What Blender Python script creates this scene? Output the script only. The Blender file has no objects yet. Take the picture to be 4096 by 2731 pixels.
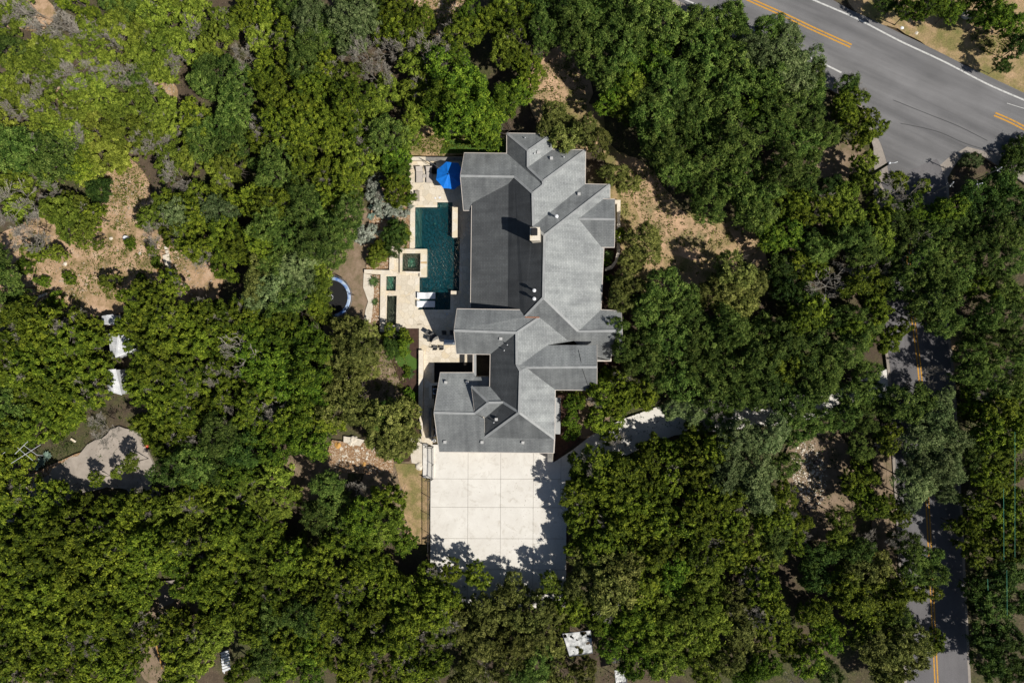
import bpy, bmesh, math, random
import numpy as np
from mathutils import Vector, Matrix, noise
from mathutils.geometry import tessellate_polygon
random.seed(7)
RNG = np.random.default_rng(11)
R = math.radians
S = bpy.context.scene
COL = S.collection

# ---------------------------------------------------------------- camera, sky, sun, exposure
CAM_H = 91.0
FPX = 4096 * 24.0 / 36.0
TILT = math.atan(352 / FPX)
cd = bpy.data.cameras.new("camera"); cd.lens = 24; cd.sensor_width = 36
cd.clip_start = 0.5; cd.clip_end = 3000
cam = bpy.data.objects.new("camera", cd); COL.objects.link(cam)
cam.location = (0, 0, CAM_H); cam.rotation_euler = (0, TILT, 0)
S.camera = cam
SUN_DIR = Vector((0.605, -0.33, 0.724)).normalized()      # towards the sun
SUN_EL = math.asin(SUN_DIR.z); SUN_AZ = math.atan2(SUN_DIR.x, SUN_DIR.y)
wd = bpy.data.worlds.new("World"); S.world = wd; wd.use_nodes = True
nt = wd.node_tree; bg = nt.nodes["Background"]
sk = nt.nodes.new("ShaderNodeTexSky"); sk.sky_type = 'NISHITA'; sk.sun_disc = False
sk.sun_elevation = SUN_EL; sk.sun_rotation = SUN_AZ
nt.links.new(sk.outputs[0], bg.inputs[0]); bg.inputs[1].default_value = 0.050
sl = bpy.data.lights.new("sun", 'SUN'); sl.energy = 5.0; sl.angle = R(0.53); sl.color = (1, 0.95, 0.87)
so = bpy.data.objects.new("sun", sl); COL.objects.link(so); so.location = (40, -20, 120)
so.rotation_euler = SUN_DIR.to_track_quat('Z', 'Y').to_euler()
S.view_settings.view_transform = 'Standard'; S.view_settings.look = 'None'
S.view_settings.exposure = 0.0; S.view_settings.gamma = 1.0
S.render.engine = 'CYCLES'; S.cycles.max_bounces = 6; S.cycles.diffuse_bounces = 3
S.cycles.transparent_max_bounces = 8; S.cycles.caustics_reflective = False; S.cycles.caustics_refractive = False

# ---------------------------------------------------------------- where a point of the photograph stands at height z
ct, st = math.cos(TILT), math.sin(TILT)
def W(px, py, z=0.0):
    dx = -st * FPX + ct * (px - 2048); dy = 1365.5 - py; dz = -ct * FPX - st * (px - 2048)
    t = (z - CAM_H) / dz
    return Vector((dx * t, dy * t, z))
def fA(x, y): return (1600 + x / 2.24, 500 + y / 2.24)
def fB(x, y): return (1600 + x / 2.24, 1150 + y / 2.24)
def fC(x, y): return (1350 + x / 3.137, 600 + y / 3.137)
def fD(x, y): return (1350 + x / 3.137, 1050 + y / 3.137)
def fE(x, y): return (1340 + x / 2.852, 1400 + y / 2.852)
def fF(x, y): return (1366 + x / 1.7212, 1820 + y / 1.7212)
def fK(x, y): return (2730 + x / 1.7218, y / 1.7218)
def fM(x, y): return (2730 + x / 1.7218, 910 + y / 1.7218)
def fG(x, y): return (2730 + x / 1.721, 1820 + y / 1.721)
def fO(x, y): return (x * 1.7415, y * 1.7417)              # overview
def WL(f, pts, z=0.0): return [W(*f(x, y), z) for x, y in pts]

# ---------------------------------------------------------------- object helpers
def tag(o, label=None, cat=None, group=None, kind=None):
    if label: o['label'] = label
    if cat: o['category'] = cat
    if group: o['group'] = group
    if kind: o['kind'] = kind
    return o
def thing(name, loc, label, cat, group=None, rz=0):
    o = bpy.data.objects.new(name, None); COL.objects.link(o); o.location = loc
    o.rotation_euler = (0, 0, rz); o.empty_display_size = .3
    return tag(o, label, cat, group)
def copy_tree(o, parent=None):
    c = o.copy(); COL.objects.link(c)
    if parent: c.parent = parent
    for ch in list(o.children): copy_tree(ch, c)
    return c
class MB:
    """collects shapes for one mesh"""
    def __init__(s): s.v = []; s.f = []; s.mi = []
    def add(s, vs, fs, mi=0):
        n = len(s.v); s.v += [tuple(v) for v in vs]; s.f += [tuple(i + n for i in f) for f in fs]; s.mi += [mi] * len(fs)
        return s
    def box(s, c, d, rz=0.0, mi=0, M=None, bev=0.0):
        hx, hy, hz = d[0] / 2, d[1] / 2, d[2] / 2
        if bev > 0:
            b = bev; vs = []
            for z, k in ((-hz, b), (-hz + b, 0), (hz - b, 0), (hz, b)):
                for x, y in ((-hx + k + b * 0, -hy + k), (hx - k, -hy + k), (hx - k, hy - k), (-hx + k, hy - k)):
                    vs.append(Vector((x, y, z)))
            fs = [(3, 2, 1, 0), (12, 13, 14, 15)]
            for r in range(3):
                for i in range(4):
                    j = (i + 1) % 4; fs.append((r * 4 + i, r * 4 + j, r * 4 + 4 + j, r * 4 + 4 + i))
        else:
            vs = [Vector((x, y, z)) for z in (-hz, hz) for x, y in ((-hx, -hy), (hx, -hy), (hx, hy), (-hx, hy))]
            fs = [(3, 2, 1, 0), (4, 5, 6, 7), (0, 1, 5, 4), (1, 2, 6, 5), (2, 3, 7, 6), (3, 0, 4, 7)]
        m = Matrix.Rotation(rz, 4, 'Z') if M is None else M
        return s.add([m @ v + Vector(c) for v in vs], fs, mi)
    def bar(s, a, b, w, h=None, mi=0, up=(0, 0, 1)):
        a = Vector(a); b = Vector(b); h = h or w; d = (b - a)
        if d.length < 1e-5: return s
        x = d.normalized(); y = Vector(up).cross(x)
        if y.length < 1e-3: y = Vector((0, 1, 0)).cross(x)
        y.normalize(); z = x.cross(y); vs = []
        for p in (a, b):
            for i, j in ((-1, -1), (1, -1), (1, 1), (-1, 1)): vs.append(p + y * (i * w / 2) + z * (j * h / 2))
        return s.add(vs, [(3, 2, 1, 0), (4, 5, 6, 7), (0, 1, 5, 4), (1, 2, 6, 5), (2, 3, 7, 6), (3, 0, 4, 7)], mi)
    def tube(s, pts, r, n=6, mi=0, cap=True):
        pts = [Vector(p) for p in pts]; rs = r if isinstance(r, (list, tuple)) else [r] * len(pts)
        base = []
        for i, p in enumerate(pts):
            d = (pts[min(i + 1, len(pts) - 1)] - pts[max(i - 1, 0)]).normalized()
            u = d.cross(Vector((0, 0, 1)));
            if u.length < 1e-3: u = Vector((1, 0, 0))
            u.normalize(); w = d.cross(u)
            for k in range(n):
                a = 2 * math.pi * k / n; base.append(p + (u * math.cos(a) + w * math.sin(a)) * rs[i])
        fs = []
        for i in range(len(pts) - 1):
            for k in range(n): fs.append((i * n + k, i * n + (k + 1) % n, (i + 1) * n + (k + 1) % n, (i + 1) * n + k))
        if cap: fs += [tuple(range(n))[::-1], tuple(range((len(pts) - 1) * n, len(pts) * n))]
        return s.add(base, fs, mi)
    def lathe(s, prof, c=(0, 0, 0), n=16, mi=0):
        vs = []; c = Vector(c)
        for r, z in prof:
            for k in range(n):
                a = 2 * math.pi * k / n; vs.append(c + Vector((r * math.cos(a), r * math.sin(a), z)))
        fs = []
        for i in range(len(prof) - 1):
            for k in range(n): fs.append((i * n + k, i * n + (k + 1) % n, (i + 1) * n + (k + 1) % n, (i + 1) * n + k))
        fs += [tuple(range(n))[::-1], tuple(range((len(prof) - 1) * n, len(prof) * n))]
        return s.add(vs, fs, mi)
    def slab(s, outer, holes=(), z0=0.0, z1=0.1, mi=0, bottom=False):
        """flat plate with holes; outer, holes: lists of (x, y)"""
        loops = [[Vector((p[0], p[1], 0)) for p in L] for L in [outer] + list(holes)]
        tris = tessellate_polygon(loops); flat = [p for L in loops for p in L]
        vs = [(p.x, p.y, z1) for p in flat]; fs = []
        for t in tris:
            a, b, c = (flat[i] for i in t)
            fs.append(tuple(t) if (b - a).cross(c - a).z > 0 else tuple(t)[::-1])
        s.add(vs, fs, mi)
        if bottom: s.add([(p.x, p.y, z0) for p in flat], [f[::-1] for f in fs], mi)
        if z0 < z1:
            for k, L in enumerate(loops):
                area = sum(L[i].x * L[(i + 1) % len(L)].y - L[(i + 1) % len(L)].x * L[i].y for i in range(len(L)))
                if (area < 0) != (k > 0): L = L[::-1]
                n = len(L); s.add([(p.x, p.y, z0) for p in L] + [(p.x, p.y, z1) for p in L],
                                  [(i, (i + 1) % n, n + (i + 1) % n, n + i) for i in range(n)], mi)
        return s
    def build(s, name, mats, parent=None, smooth=False):
        me = bpy.data.meshes.new(name); me.from_pydata(s.v, [], s.f); me.update()
        if not isinstance(mats, (list, tuple)): mats = [mats]
        for m in mats: me.materials.append(m)
        if len(mats) > 1: me.polygons.foreach_set('material_index', s.mi)
        if smooth: me.polygons.foreach_set('use_smooth', [True] * len(me.polygons))
        o = bpy.data.objects.new(name, me); COL.objects.link(o)
        if parent:
            o.parent = parent
            o.matrix_parent_inverse = Matrix.Identity(4)
        return o
def at(o, parent):
    """mesh built in world coordinates becomes a part of a placed thing"""
    o.parent = parent; o.location = -Vector(parent.location); return o

# ---------------------------------------------------------------- materials
MATS = {}
def newmat(name):
    m = bpy.data.materials.new(name); m.use_nodes = True; MATS[name] = m
    return m, m.node_tree.nodes, m.node_tree.links, m.node_tree.nodes["Principled BSDF"]
def ramp(N, L, src, stops):
    r = N.new("ShaderNodeValToRGB"); e = r.color_ramp.elements
    while len(e) < len(stops): e.new(0.5)
    for i, (p, c) in enumerate(stops):
        e[i].position = p; e[i].color = (*c, 1)
    L.new(src, r.inputs[0]); return r.outputs[0]
def noise_n(N, L, scale, detail=4, rough=.55, vec=None, dist=0):
    n = N.new("ShaderNodeTexNoise"); n.inputs["Scale"].default_value = scale; n.inputs["Detail"].default_value = detail
    n.inputs["Roughness"].default_value = rough; n.inputs["Distortion"].default_value = dist
    if vec: L.new(vec, n.inputs["Vector"])
    return n
def mix(N, L, a, b, fac, mode='MIX'):
    m = N.new("ShaderNodeMix"); m.data_type = 'RGBA'; m.blend_type = mode
    for k, v in ((0, fac), (6, a), (7, b)):
        if isinstance(v, (int, float)): m.inputs[k].default_value = v
        elif isinstance(v, tuple): m.inputs[k].default_value = (*v, 1)
        else: L.new(v, m.inputs[k])
    return m.outputs[2]
def bump(N, L, h, bs, strength=.4, dist=.02):
    b = N.new("ShaderNodeBump"); b.inputs["Strength"].default_value = strength; b.inputs["Distance"].default_value = dist
    L.new(h, b.inputs["Height"]); L.new(b.outputs[0], bs.inputs["Normal"]); return b
def geo(N): return N.new("ShaderNodeNewGeometry").outputs["Position"]
def rough_mat(name, c1, c2, scale=3, rough=.85, bs=.3, bd=.02, fine=40, metal=0.0, spread=(.35, .65)):
    m, N, L, b = newmat(name); p = geo(N)
    n = noise_n(N, L, scale, 6, .6, p)
    col = ramp(N, L, n.outputs[0], [(spread[0], c1), (spread[1], c2)])
    f = noise_n(N, L, fine, 3, .7, p)
    v = ramp(N, L, f.outputs[0], [(.3, (.78,) * 3), (.7, (1.15,) * 3)])
    L.new(mix(N, L, col, v, 1.0, 'MULTIPLY'), b.inputs["Base Color"])
    b.inputs["Roughness"].default_value = rough; b.inputs["Metallic"].default_value = metal
    if bs: bump(N, L, f.outputs[0], b, bs, bd)
    return m
def plain(name, c, rough=.6, metal=0.0):
    return rough_mat(name, tuple(x * .93 for x in c), tuple(min(1, x * 1.05) for x in c), 2.5, rough, .12, .005, 30, metal)

def mat_shingle():
    m, N, L, b = newmat("shingles")
    uv = N.new("ShaderNodeUVMap").outputs[0]; p = geo(N)
    br = N.new("ShaderNodeTexBrick"); L.new(uv, br.inputs["Vector"])
    br.inputs["Scale"].default_value = 1.0; br.inputs["Brick Width"].default_value = .42; br.inputs["Row Height"].default_value = .22
    br.inputs["Mortar Size"].default_value = .022; br.inputs["Mortar Smooth"].default_value = .3
    br.inputs["Color1"].default_value = (.345, .358, .357, 1); br.inputs["Color2"].default_value = (.288, .300, .299, 1)
    br.inputs["Mortar"].default_value = (.215, .225, .226, 1); br.inputs["Bias"].default_value = 0
    n1 = noise_n(N, L, .35, 5, .6, p)                       # large weathered zones
    c = mix(N, L, br.outputs[0], ramp(N, L, n1.outputs[0], [(.33, (.76, .77, .78)), (.64, (1.14, 1.15, 1.14))]), 1.0, 'MULTIPLY')
    mp = N.new("ShaderNodeMapping"); mp.inputs["Scale"].default_value = (1.6, .12, 1); L.new(uv, mp.inputs[0])
    n2 = noise_n(N, L, .8, 5, .65, mp.outputs[0])           # run-off streaks down the slope
    c = mix(N, L, c, ramp(N, L, n2.outputs[0], [(.38, (.74, .745, .755)), (.6, (1.04, 1.04, 1.04))]), .8, 'MULTIPLY')
    at_ = N.new("ShaderNodeAttribute"); at_.attribute_name = "stain_shade"
    c = mix(N, L, c, mix(N, L, c, (.20, .205, .22), 1.0, 'MULTIPLY'), at_.outputs["Fac"])  # darkens shingle colour: staining, plus painted shade of slopes turned from the sun
    n3 = noise_n(N, L, 9, 3, .7, p)
    c = mix(N, L, c, ramp(N, L, n3.outputs[0], [(.3, (.86, .86, .86)), (.7, (1.1, 1.1, 1.1))]), 1.0, 'MULTIPLY')
    L.new(c, b.inputs["Base Color"]); b.inputs["Roughness"].default_value = .9
    bump(N, L, br.outputs["Fac"], b, -.5, .03)
    return m
def mat_flag(name, ca, cb, cc, gro, sc=1.15):
    m, N, L, b = newmat(name); p = geo(N)
    d = noise_n(N, L, 1.2, 2, .5, p)
    pv = mix(N, L, p, d.outputs["Color"], .04, 'ADD')
    vo = N.new("ShaderNodeTexVoronoi"); vo.inputs["Scale"].default_value = sc; L.new(pv, vo.inputs["Vector"])
    ve = N.new("ShaderNodeTexVoronoi"); ve.feature = 'DISTANCE_TO_EDGE'; ve.inputs["Scale"].default_value = sc; L.new(pv, ve.inputs["Vector"])
    sp = N.new("ShaderNodeSeparateColor"); L.new(vo.outputs["Color"], sp.inputs[0])
    col = ramp(N, L, sp.outputs[0], [(0, ca), (.5, cb), (1, cc)])
    n = noise_n(N, L, 6, 5, .6, p)
    col = mix(N, L, col, ramp(N, L, n.outputs[0], [(.3, (.84, .82, .8)), (.7, (1.08, 1.08, 1.08))]), .8, 'MULTIPLY')
    e = ramp(N, L, ve.outputs[0], [(.012, (0, 0, 0)), (.035, (1, 1, 1))])
    L.new(mix(N, L, gro, col, e), b.inputs["Base Color"]); b.inputs["Roughness"].default_value = .8
    bump(N, L, n.outputs[0], b, .15, .01)
    return m
def mat_ground():
    m, N, L, b = newmat("forest ground"); p = geo(N)
    n0 = noise_n(N, L, .06, 4, .6, p); n1 = noise_n(N, L, .35, 6, .65, p); n2 = noise_n(N, L, 5, 5, .75, p)
    dirt = ramp(N, L, n1.outputs[0], [(.3, (.055, .042, .028)), (.5, (.105, .078, .052)), (.7, (.17, .13, .09))])
    grass = ramp(N, L, n2.outputs[0], [(.3, (.035, .045, .014)), (.7, (.10, .10, .035))])
    f = ramp(N, L, mix(N, L, n0.outputs[0], n1.outputs[0], .5), [(.46, (0, 0, 0)), (.56, (1, 1, 1))])
    c = mix(N, L, dirt, grass, f)
    vo = N.new("ShaderNodeTexVoronoi"); vo.inputs["Scale"].default_value = 3.2; L.new(p, vo.inputs["Vector"])
    nr = noise_n(N, L, .5, 4, .7, p)
    rk = ramp(N, L, vo.outputs[0], [(.10, (1, 1, 1)), (.17, (0, 0, 0))])
    rm = mix(N, L, rk, ramp(N, L, nr.outputs[0], [(.47, (0, 0, 0)), (.56, (1, 1, 1))]), 1.0, 'MULTIPLY')
    c = mix(N, L, c, (.27, .22, .17), rm)
    lv = ramp(N, L, n2.outputs[0], [(.3, (.6, .58, .55)), (.72, (1.3, 1.25, 1.2))])
    c = mix(N, L, c, lv, 1.0, 'MULTIPLY')
    L.new(c, b.inputs["Base Color"]); b.inputs["Roughness"].default_value = .95
    bump(N, L, n2.outputs[0], b, .6, .08)
    return m
def mat_patch(name, cols, sc=1.5, fine=12, grain=(.72, 1.25), stones=None):
    m, N, L, b = newmat(name); p = geo(N)
    n1 = noise_n(N, L, sc, 6, .65, p); n2 = noise_n(N, L, fine, 4, .75, p)
    k = len(cols); c = ramp(N, L, n1.outputs[0], [(.3 + .4 * i / max(1, k - 1), q) for i, q in enumerate(cols)])
    c = mix(N, L, c, ramp(N, L, n2.outputs[0], [(.3, (grain[0],) * 3), (.7, (grain[1],) * 3)]), 1.0, 'MULTIPLY')
    if stones:
        vo = N.new("ShaderNodeTexVoronoi"); vo.inputs["Scale"].default_value = stones[0]; L.new(p, vo.inputs["Vector"])
        sp = N.new("ShaderNodeSeparateColor"); L.new(vo.outputs["Color"], sp.inputs[0])
        c = mix(N, L, c, ramp(N, L, sp.outputs[0], [(0, stones[1]), (.6, stones[2]), (1, stones[3])]), .75)
        c = mix(N, L, c, ramp(N, L, vo.outputs[0], [(.25, (1, 1, 1)), (.6, (.55, .5, .45))]), 1.0, 'MULTIPLY')
    L.new(c, b.inputs["Base Color"]); b.inputs["Roughness"].default_value = .95
    bump(N, L, n2.outputs[0], b, .6, .05)
    return m
def mat_asphalt(name, c1, c2, ang=0.0):
    m, N, L, b = newmat(name); p = geo(N)
    mr = N.new("ShaderNodeMapping"); mr.inputs["Rotation"].default_value = (0, 0, ang); L.new(p, mr.inputs[0])
    mp = N.new("ShaderNodeMapping"); mp.inputs["Scale"].default_value = (.035, .55, 1); L.new(mr.outputs[0], mp.inputs[0])
    n1 = noise_n(N, L, 1.0, 4, .6, mp.outputs[0]); n2 = noise_n(N, L, 14, 3, .8, p); n3 = noise_n(N, L, .15, 4, .6, p)
    c = ramp(N, L, n1.outputs[0], [(.33, c1), (.66, c2)])
    c = mix(N, L, c, ramp(N, L, n2.outputs[0], [(.3, (.72,) * 3), (.7, (1.26,) * 3)]), 1.0, 'MULTIPLY')
    c = mix(N, L, c, ramp(N, L, n3.outputs[0], [(.35, (.86,) * 3), (.65, (1.12,) * 3)]), 1.0, 'MULTIPLY')
    L.new(c, b.inputs["Base Color"]); b.inputs["Roughness"].default_value = .9
    bump(N, L, n2.outputs[0], b, .2, .01)
    return m
def mat_concrete(name, c1, c2):
    m, N, L, b = newmat(name); p = geo(N)
    n1 = noise_n(N, L, .35, 7, .68, p, .6); n2 = noise_n(N, L, 18, 3, .7, p); n3 = noise_n(N, L, .9, 5, .7, p, 1.0)
    c = ramp(N, L, n1.outputs[0], [(.3, c1), (.62, c2)])
    c = mix(N, L, c, ramp(N, L, n2.outputs[0], [(.3, (.95,) * 3), (.7, (1.03,) * 3)]), 1.0, 'MULTIPLY')
    c = mix(N, L, c, ramp(N, L, n3.outputs[0], [(.30, (.82, .80, .77)), (.47, (1, 1, 1))]), 1.0, 'MULTIPLY')
    L.new(c, b.inputs["Base Color"]); b.inputs["Roughness"].default_value = .8
    return m
def mat_leaf(name, dark, mid, light, trans=.10, rough=.65, hue=.009):
    m, N, L, b = newmat(name)
    a = N.new("ShaderNodeAttribute"); a.attribute_name = "tint"
    oi = N.new("ShaderNodeObjectInfo")
    c = ramp(N, L, a.outputs["Fac"], [(0.05, dark), (.5, mid), (.95, light)])
    hs = N.new("ShaderNodeHueSaturation"); L.new(c, hs.inputs["Color"])
    mr = N.new("ShaderNodeMapRange"); L.new(oi.outputs["Random"], mr.inputs[0]); mr.inputs[3].default_value = .5 - hue; mr.inputs[4].default_value = .5 + hue
    L.new(mr.outputs[0], hs.inputs["Hue"])
    ml = N.new("ShaderNodeMath"); ml.operation = 'MULTIPLY'; L.new(oi.outputs["Random"], ml.inputs[0]); ml.inputs[1].default_value = 7.31
    fr = N.new("ShaderNodeMath"); fr.operation = 'FRACT'; L.new(ml.outputs[0], fr.inputs[0])
    mv = N.new("ShaderNodeMapRange"); L.new(fr.outputs[0], mv.inputs[0]); mv.inputs[3].default_value = .66; mv.inputs[4].default_value = 1.38
    L.new(mv.outputs[0], hs.inputs["Value"])
    L.new(hs.outputs[0], b.inputs["Base Color"]); b.inputs["Roughness"].default_value = rough
    b.inputs["Specular IOR Level"].default_value = .12
    t = N.new("ShaderNodeBsdfTranslucent"); L.new(hs.outputs[0], t.inputs[0])
    ms = N.new("ShaderNodeMixShader"); ms.inputs[0].default_value = trans
    L.new(b.outputs[0], ms.inputs[1]); L.new(t.outputs[0], ms.inputs[2])
    L.new(ms.outputs[0], N["Material Output"].inputs[0])
    return m
def mat_water(name, tint, body, turb, sc=2.2):
    m, N, L, b = newmat(name); p = geo(N)
    w = N.new("ShaderNodeTexWave"); w.inputs["Scale"].default_value = sc * .42; w.inputs["Distortion"].default_value = 9; w.inputs["Detail"].default_value = 2.5
    w.inputs["Detail Scale"].default_value = 1.6; w.bands_direction = 'DIAGONAL'; L.new(p, w.inputs["Vector"])
    n = noise_n(N, L, sc * 1.3, 3, .5, p, .8)
    h = N.new("ShaderNodeMath"); h.operation = 'ADD'; L.new(w.outputs[1], h.inputs[0]); L.new(n.outputs[0], h.inputs[1])
    bp = N.new("ShaderNodeBump"); bp.inputs["Strength"].default_value = 1.0; bp.inputs["Distance"].default_value = .2; L.new(h.outputs[0], bp.inputs["Height"])
    tr = N.new("ShaderNodeBsdfTransparent"); tr.inputs[0].default_value = (*tint, 1)
    df = N.new("ShaderNodeBsdfDiffuse"); df.inputs[0].default_value = (*body, 1); L.new(bp.outputs[0], df.inputs["Normal"])
    gl = N.new("ShaderNodeBsdfGlossy"); gl.inputs["Roughness"].default_value = .06; L.new(bp.outputs[0], gl.inputs["Normal"])
    fr = N.new("ShaderNodeFresnel"); fr.inputs[0].default_value = 1.33; L.new(bp.outputs[0], fr.inputs["Normal"])
    m1 = N.new("ShaderNodeMixShader"); m1.inputs[0].default_value = turb; L.new(tr.outputs[0], m1.inputs[1]); L.new(df.outputs[0], m1.inputs[2])
    m2 = N.new("ShaderNodeMixShader"); L.new(fr.outputs[0], m2.inputs[0]); L.new(m1.outputs[0], m2.inputs[1]); L.new(gl.outputs[0], m2.inputs[2])
    L.new(m2.outputs[0], N["Material Output"].inputs[0]); N.remove(b)
    return m
def mat_wallstone(name, c1, c2, c3, sc=2.6):
    m, N, L, b = newmat(name); p = geo(N)
    vo = N.new("ShaderNodeTexVoronoi"); vo.inputs["Scale"].default_value = sc; L.new(p, vo.inputs["Vector"])
    sp = N.new("ShaderNodeSeparateColor"); L.new(vo.outputs["Color"], sp.inputs[0])
    c = ramp(N, L, sp.outputs[0], [(0, c1), (.5, c2), (1, c3)])
    n = noise_n(N, L, 7, 5, .65, p); c = mix(N, L, c, ramp(N, L, n.outputs[0], [(.3, (.8,) * 3), (.7, (1.1,) * 3)]), 1.0, 'MULTIPLY')
    L.new(c, b.inputs["Base Color"]); b.inputs["Roughness"].default_value = .85; bump(N, L, n.outputs[0], b, .3, .02)
    return m

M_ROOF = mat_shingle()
M_RIDGE = rough_mat("ridge shingles", (.30, .31, .31), (.37, .38, .38), 1.2, .9, .3, .02, 20)
M_CREAM = plain("cream trim paint", (.62, .56, .50), .6)
M_LIME = mat_wallstone("limestone wall", (.52, .46, .36), (.62, .56, .46), (.7, .63, .52), 2.2)
M_CAP = mat_wallstone("cream stone cap", (.70, .62, .50), (.80, .73, .62), (.74, .64, .46), .9)
M_GREYCAP = rough_mat("weathered stone cap", (.16, .155, .145), (.30, .285, .26), 1.4)
M_FLAG = mat_flag("cream flagstone", (.64, .57, .45), (.76, .69, .57), (.69, .59, .43), (.52, .45, .35), 1.35)
M_TILE = rough_mat("dark plaster", (.008, .060, .085), (.012, .085, .115), .8, .6, .1, .01, 8)
M_SHELF = rough_mat("green plaster ledge", (.30, .42, .30), (.42, .52, .36), 1.6, .6, .1, .01, 8)
M_SPA = rough_mat("green spa plaster", (.10, .38, .26), (.15, .50, .34), 1.6, .6, .1, .01, 8)
M_POND = rough_mat("mossy pond floor", (.13, .135, .10), (.22, .22, .16), 1.2, .7, .2, .02, 8)
M_WATER = mat_water("pool water", (.72, .90, .91), (.012, .125, .155), .34)
M_WATER2 = mat_water("still water", (.86, .93, .89), (.03, .07, .05), .08, 3.0)
M_CONC = mat_concrete("pale concrete", (.66, .63, .575), (.76, .735, .68))
M_JOINT = plain("dark joint filler", (.22, .19, .16), .9)
M_DCONC = mat_concrete("weathered concrete", (.27, .235, .20), (.43, .375, .32))
M_ASPH = mat_asphalt("highway asphalt", (.120, .119, .123), (.205, .203, .206), R(28))
M_ASPH2 = mat_asphalt("side road asphalt", (.115, .11, .115), (.155, .15, .155), R(88))
M_SHOULDER = mat_patch("pale gravel shoulder", [(.26, .23, .20), (.36, .32, .28)], .5, 16)
M_YEL = mat_patch("worn yellow road paint", [(.30, .19, .08), (.60, .31, .045), (.62, .32, .04)], 3.5, 20, (.85, 1.1))
M_WHITE = mat_patch("worn white road paint", [(.32, .32, .32), (.60, .60, .58), (.66, .66, .64)], 3.5, 20, (.85, 1.1))
M_GROUND = mat_ground()
M_LAWN = mat_patch("patchy lawn", [(.54, .37, .22), (.42, .29, .16), (.24, .20, .075), (.16, .165, .045)], .33, 7, (.6, 1.3))
M_LAWNT = mat_patch("dry tan turf", [(.66, .44, .28), (.56, .37, .23), (.36, .26, .14), (.22, .21, .09)], .42, 8, (.65, 1.2))
M_TURF = mat_patch("green lawn", [(.055, .115, .012), (.075, .15, .018)], 1.5, 20)
M_MULCH = mat_patch("brown mulch", [(.035, .018, .012), (.075, .04, .028)], 3, 22, (.6, 1.5))
M_DMULCH = mat_patch("black soil", [(.010, .008, .007), (.02, .016, .013)], 3, 22)
M_DIRT = mat_patch("bare brown dirt", [(.13, .115, .05), (.24, .175, .115), (.32, .235, .165)], .8, 14, (.7, 1.25))
M_GRAV = mat_patch("orange river gravel", [(.36, .22, .12), (.48, .32, .19)], 2, 20, (.8, 1.2), (6.5, (.34, .19, .09), (.52, .36, .22), (.80, .72, .6)))
M_ROCKG = mat_patch("rocky tan ground", [(.16, .135, .05), (.31, .215, .11), (.48, .32, .20), (.58, .43, .30)], .5, 9, (.7, 1.3))
M_PALEROCK = mat_patch("crushed limestone", [(.62, .55, .44), (.76, .70, .6)], 2.2, 12, (.75, 1.15))
M_BARK = rough_mat("grey brown bark", (.07, .055, .045), (.14, .115, .10), 6)
M_DEAD = rough_mat("bare grey twigs", (.18, .165, .135), (.33, .30, .255), 3)
M_BLUE = rough_mat("blue canvas", (.001, .18, .72), (.002, .21, .80), 6, .7, .1, .004, 60)
M_GREY = plain("grey metal", (.28, .29, .31), .4, .6)
M_STEEL = plain("stainless steel", (.55, .60, .66), .3, .8)
M_BLK = plain("black metal", (.018, .018, .02), .5)
M_BLKFAB = plain("black mesh fabric", (.009, .009, .010), .9)
M_TAUPE = plain("taupe cushion fabric", (.52, .47, .42), .9)
M_TEAK = plain("grey slatted wood", (.42, .37, .30), .8)
M_WHT = plain("white plastic", (.80, .82, .85), .45)
M_TIN = rough_mat("white painted tin", (.52, .54, .57), (.72, .73, .74), 1.2, .5, .1, .01)
M_SLING = plain("dark sling fabric", (.10, .10, .10), .85)
M_PADBLUE = rough_mat("faded blue pad", (.06, .17, .48), (.50, .60, .72), 1.3, .6)
M_CANVAS = mat_patch("stained white canvas", [(.16, .17, .16), (.62, .63, .62), (.74, .74, .72)], 1.6, 9, (.7, 1.1))
M_RED = plain("red plastic", (.5, .03, .015), .5)
M_AGAVE = rough_mat("blue green agave", (.10, .17, .13), (.22, .30, .25), 3)
M_YUCCA = rough_mat("green yucca", (.05, .10, .02), (.12, .19, .05), 3)
M_ORNG = plain("orange stone", (.55, .30, .08), .8)
M_TAN = plain("tan stone step", (.60, .42, .22), .85)
M_GLASS = plain("dark window glass", (.03, .035, .04), .1)
M_DOORW = plain("dark stained wood", (.10, .055, .03), .5)
M_TEAL = rough_mat("green tarp", (.02, .20, .12), (.05, .36, .22), 2, .6)

LEAF = {
 'J': mat_leaf("juniper foliage", (.025, .044, .004), (.085, .122, .009), (.228, .276, .024)),
 'j': mat_leaf("light juniper foliage", (.040, .064, .007), (.125, .172, .017), (.270, .330, .042)),
 'O': mat_leaf("live oak foliage", (.018, .041, .006), (.068, .116, .018), (.200, .270, .056)),
 'P': mat_leaf("pale live oak foliage", (.036, .060, .018), (.108, .155, .050), (.245, .300, .120)),
 'Q': mat_leaf("deep green foliage", (.012, .030, .005), (.034, .068, .010), (.095, .145, .026)),
 'G': mat_leaf("green broadleaf foliage", (.020, .045, .004), (.072, .132, .010), (.205, .285, .026)),
 'K': mat_leaf("olive foliage", (.040, .052, .009), (.120, .138, .028), (.285, .295, .078), hue=.010),
 'Y': mat_leaf("lime yellow foliage", (.070, .090, .010), (.190, .230, .026), (.340, .380, .060), hue=.006),
 'U': mat_leaf("yellow green foliage", (.038, .066, .006), (.120, .170, .016), (.265, .325, .044)),
 'V': mat_leaf("silvery sage foliage", (.16, .19, .14), (.32, .35, .28), (.48, .50, .42), .08, hue=.005),
}
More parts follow.
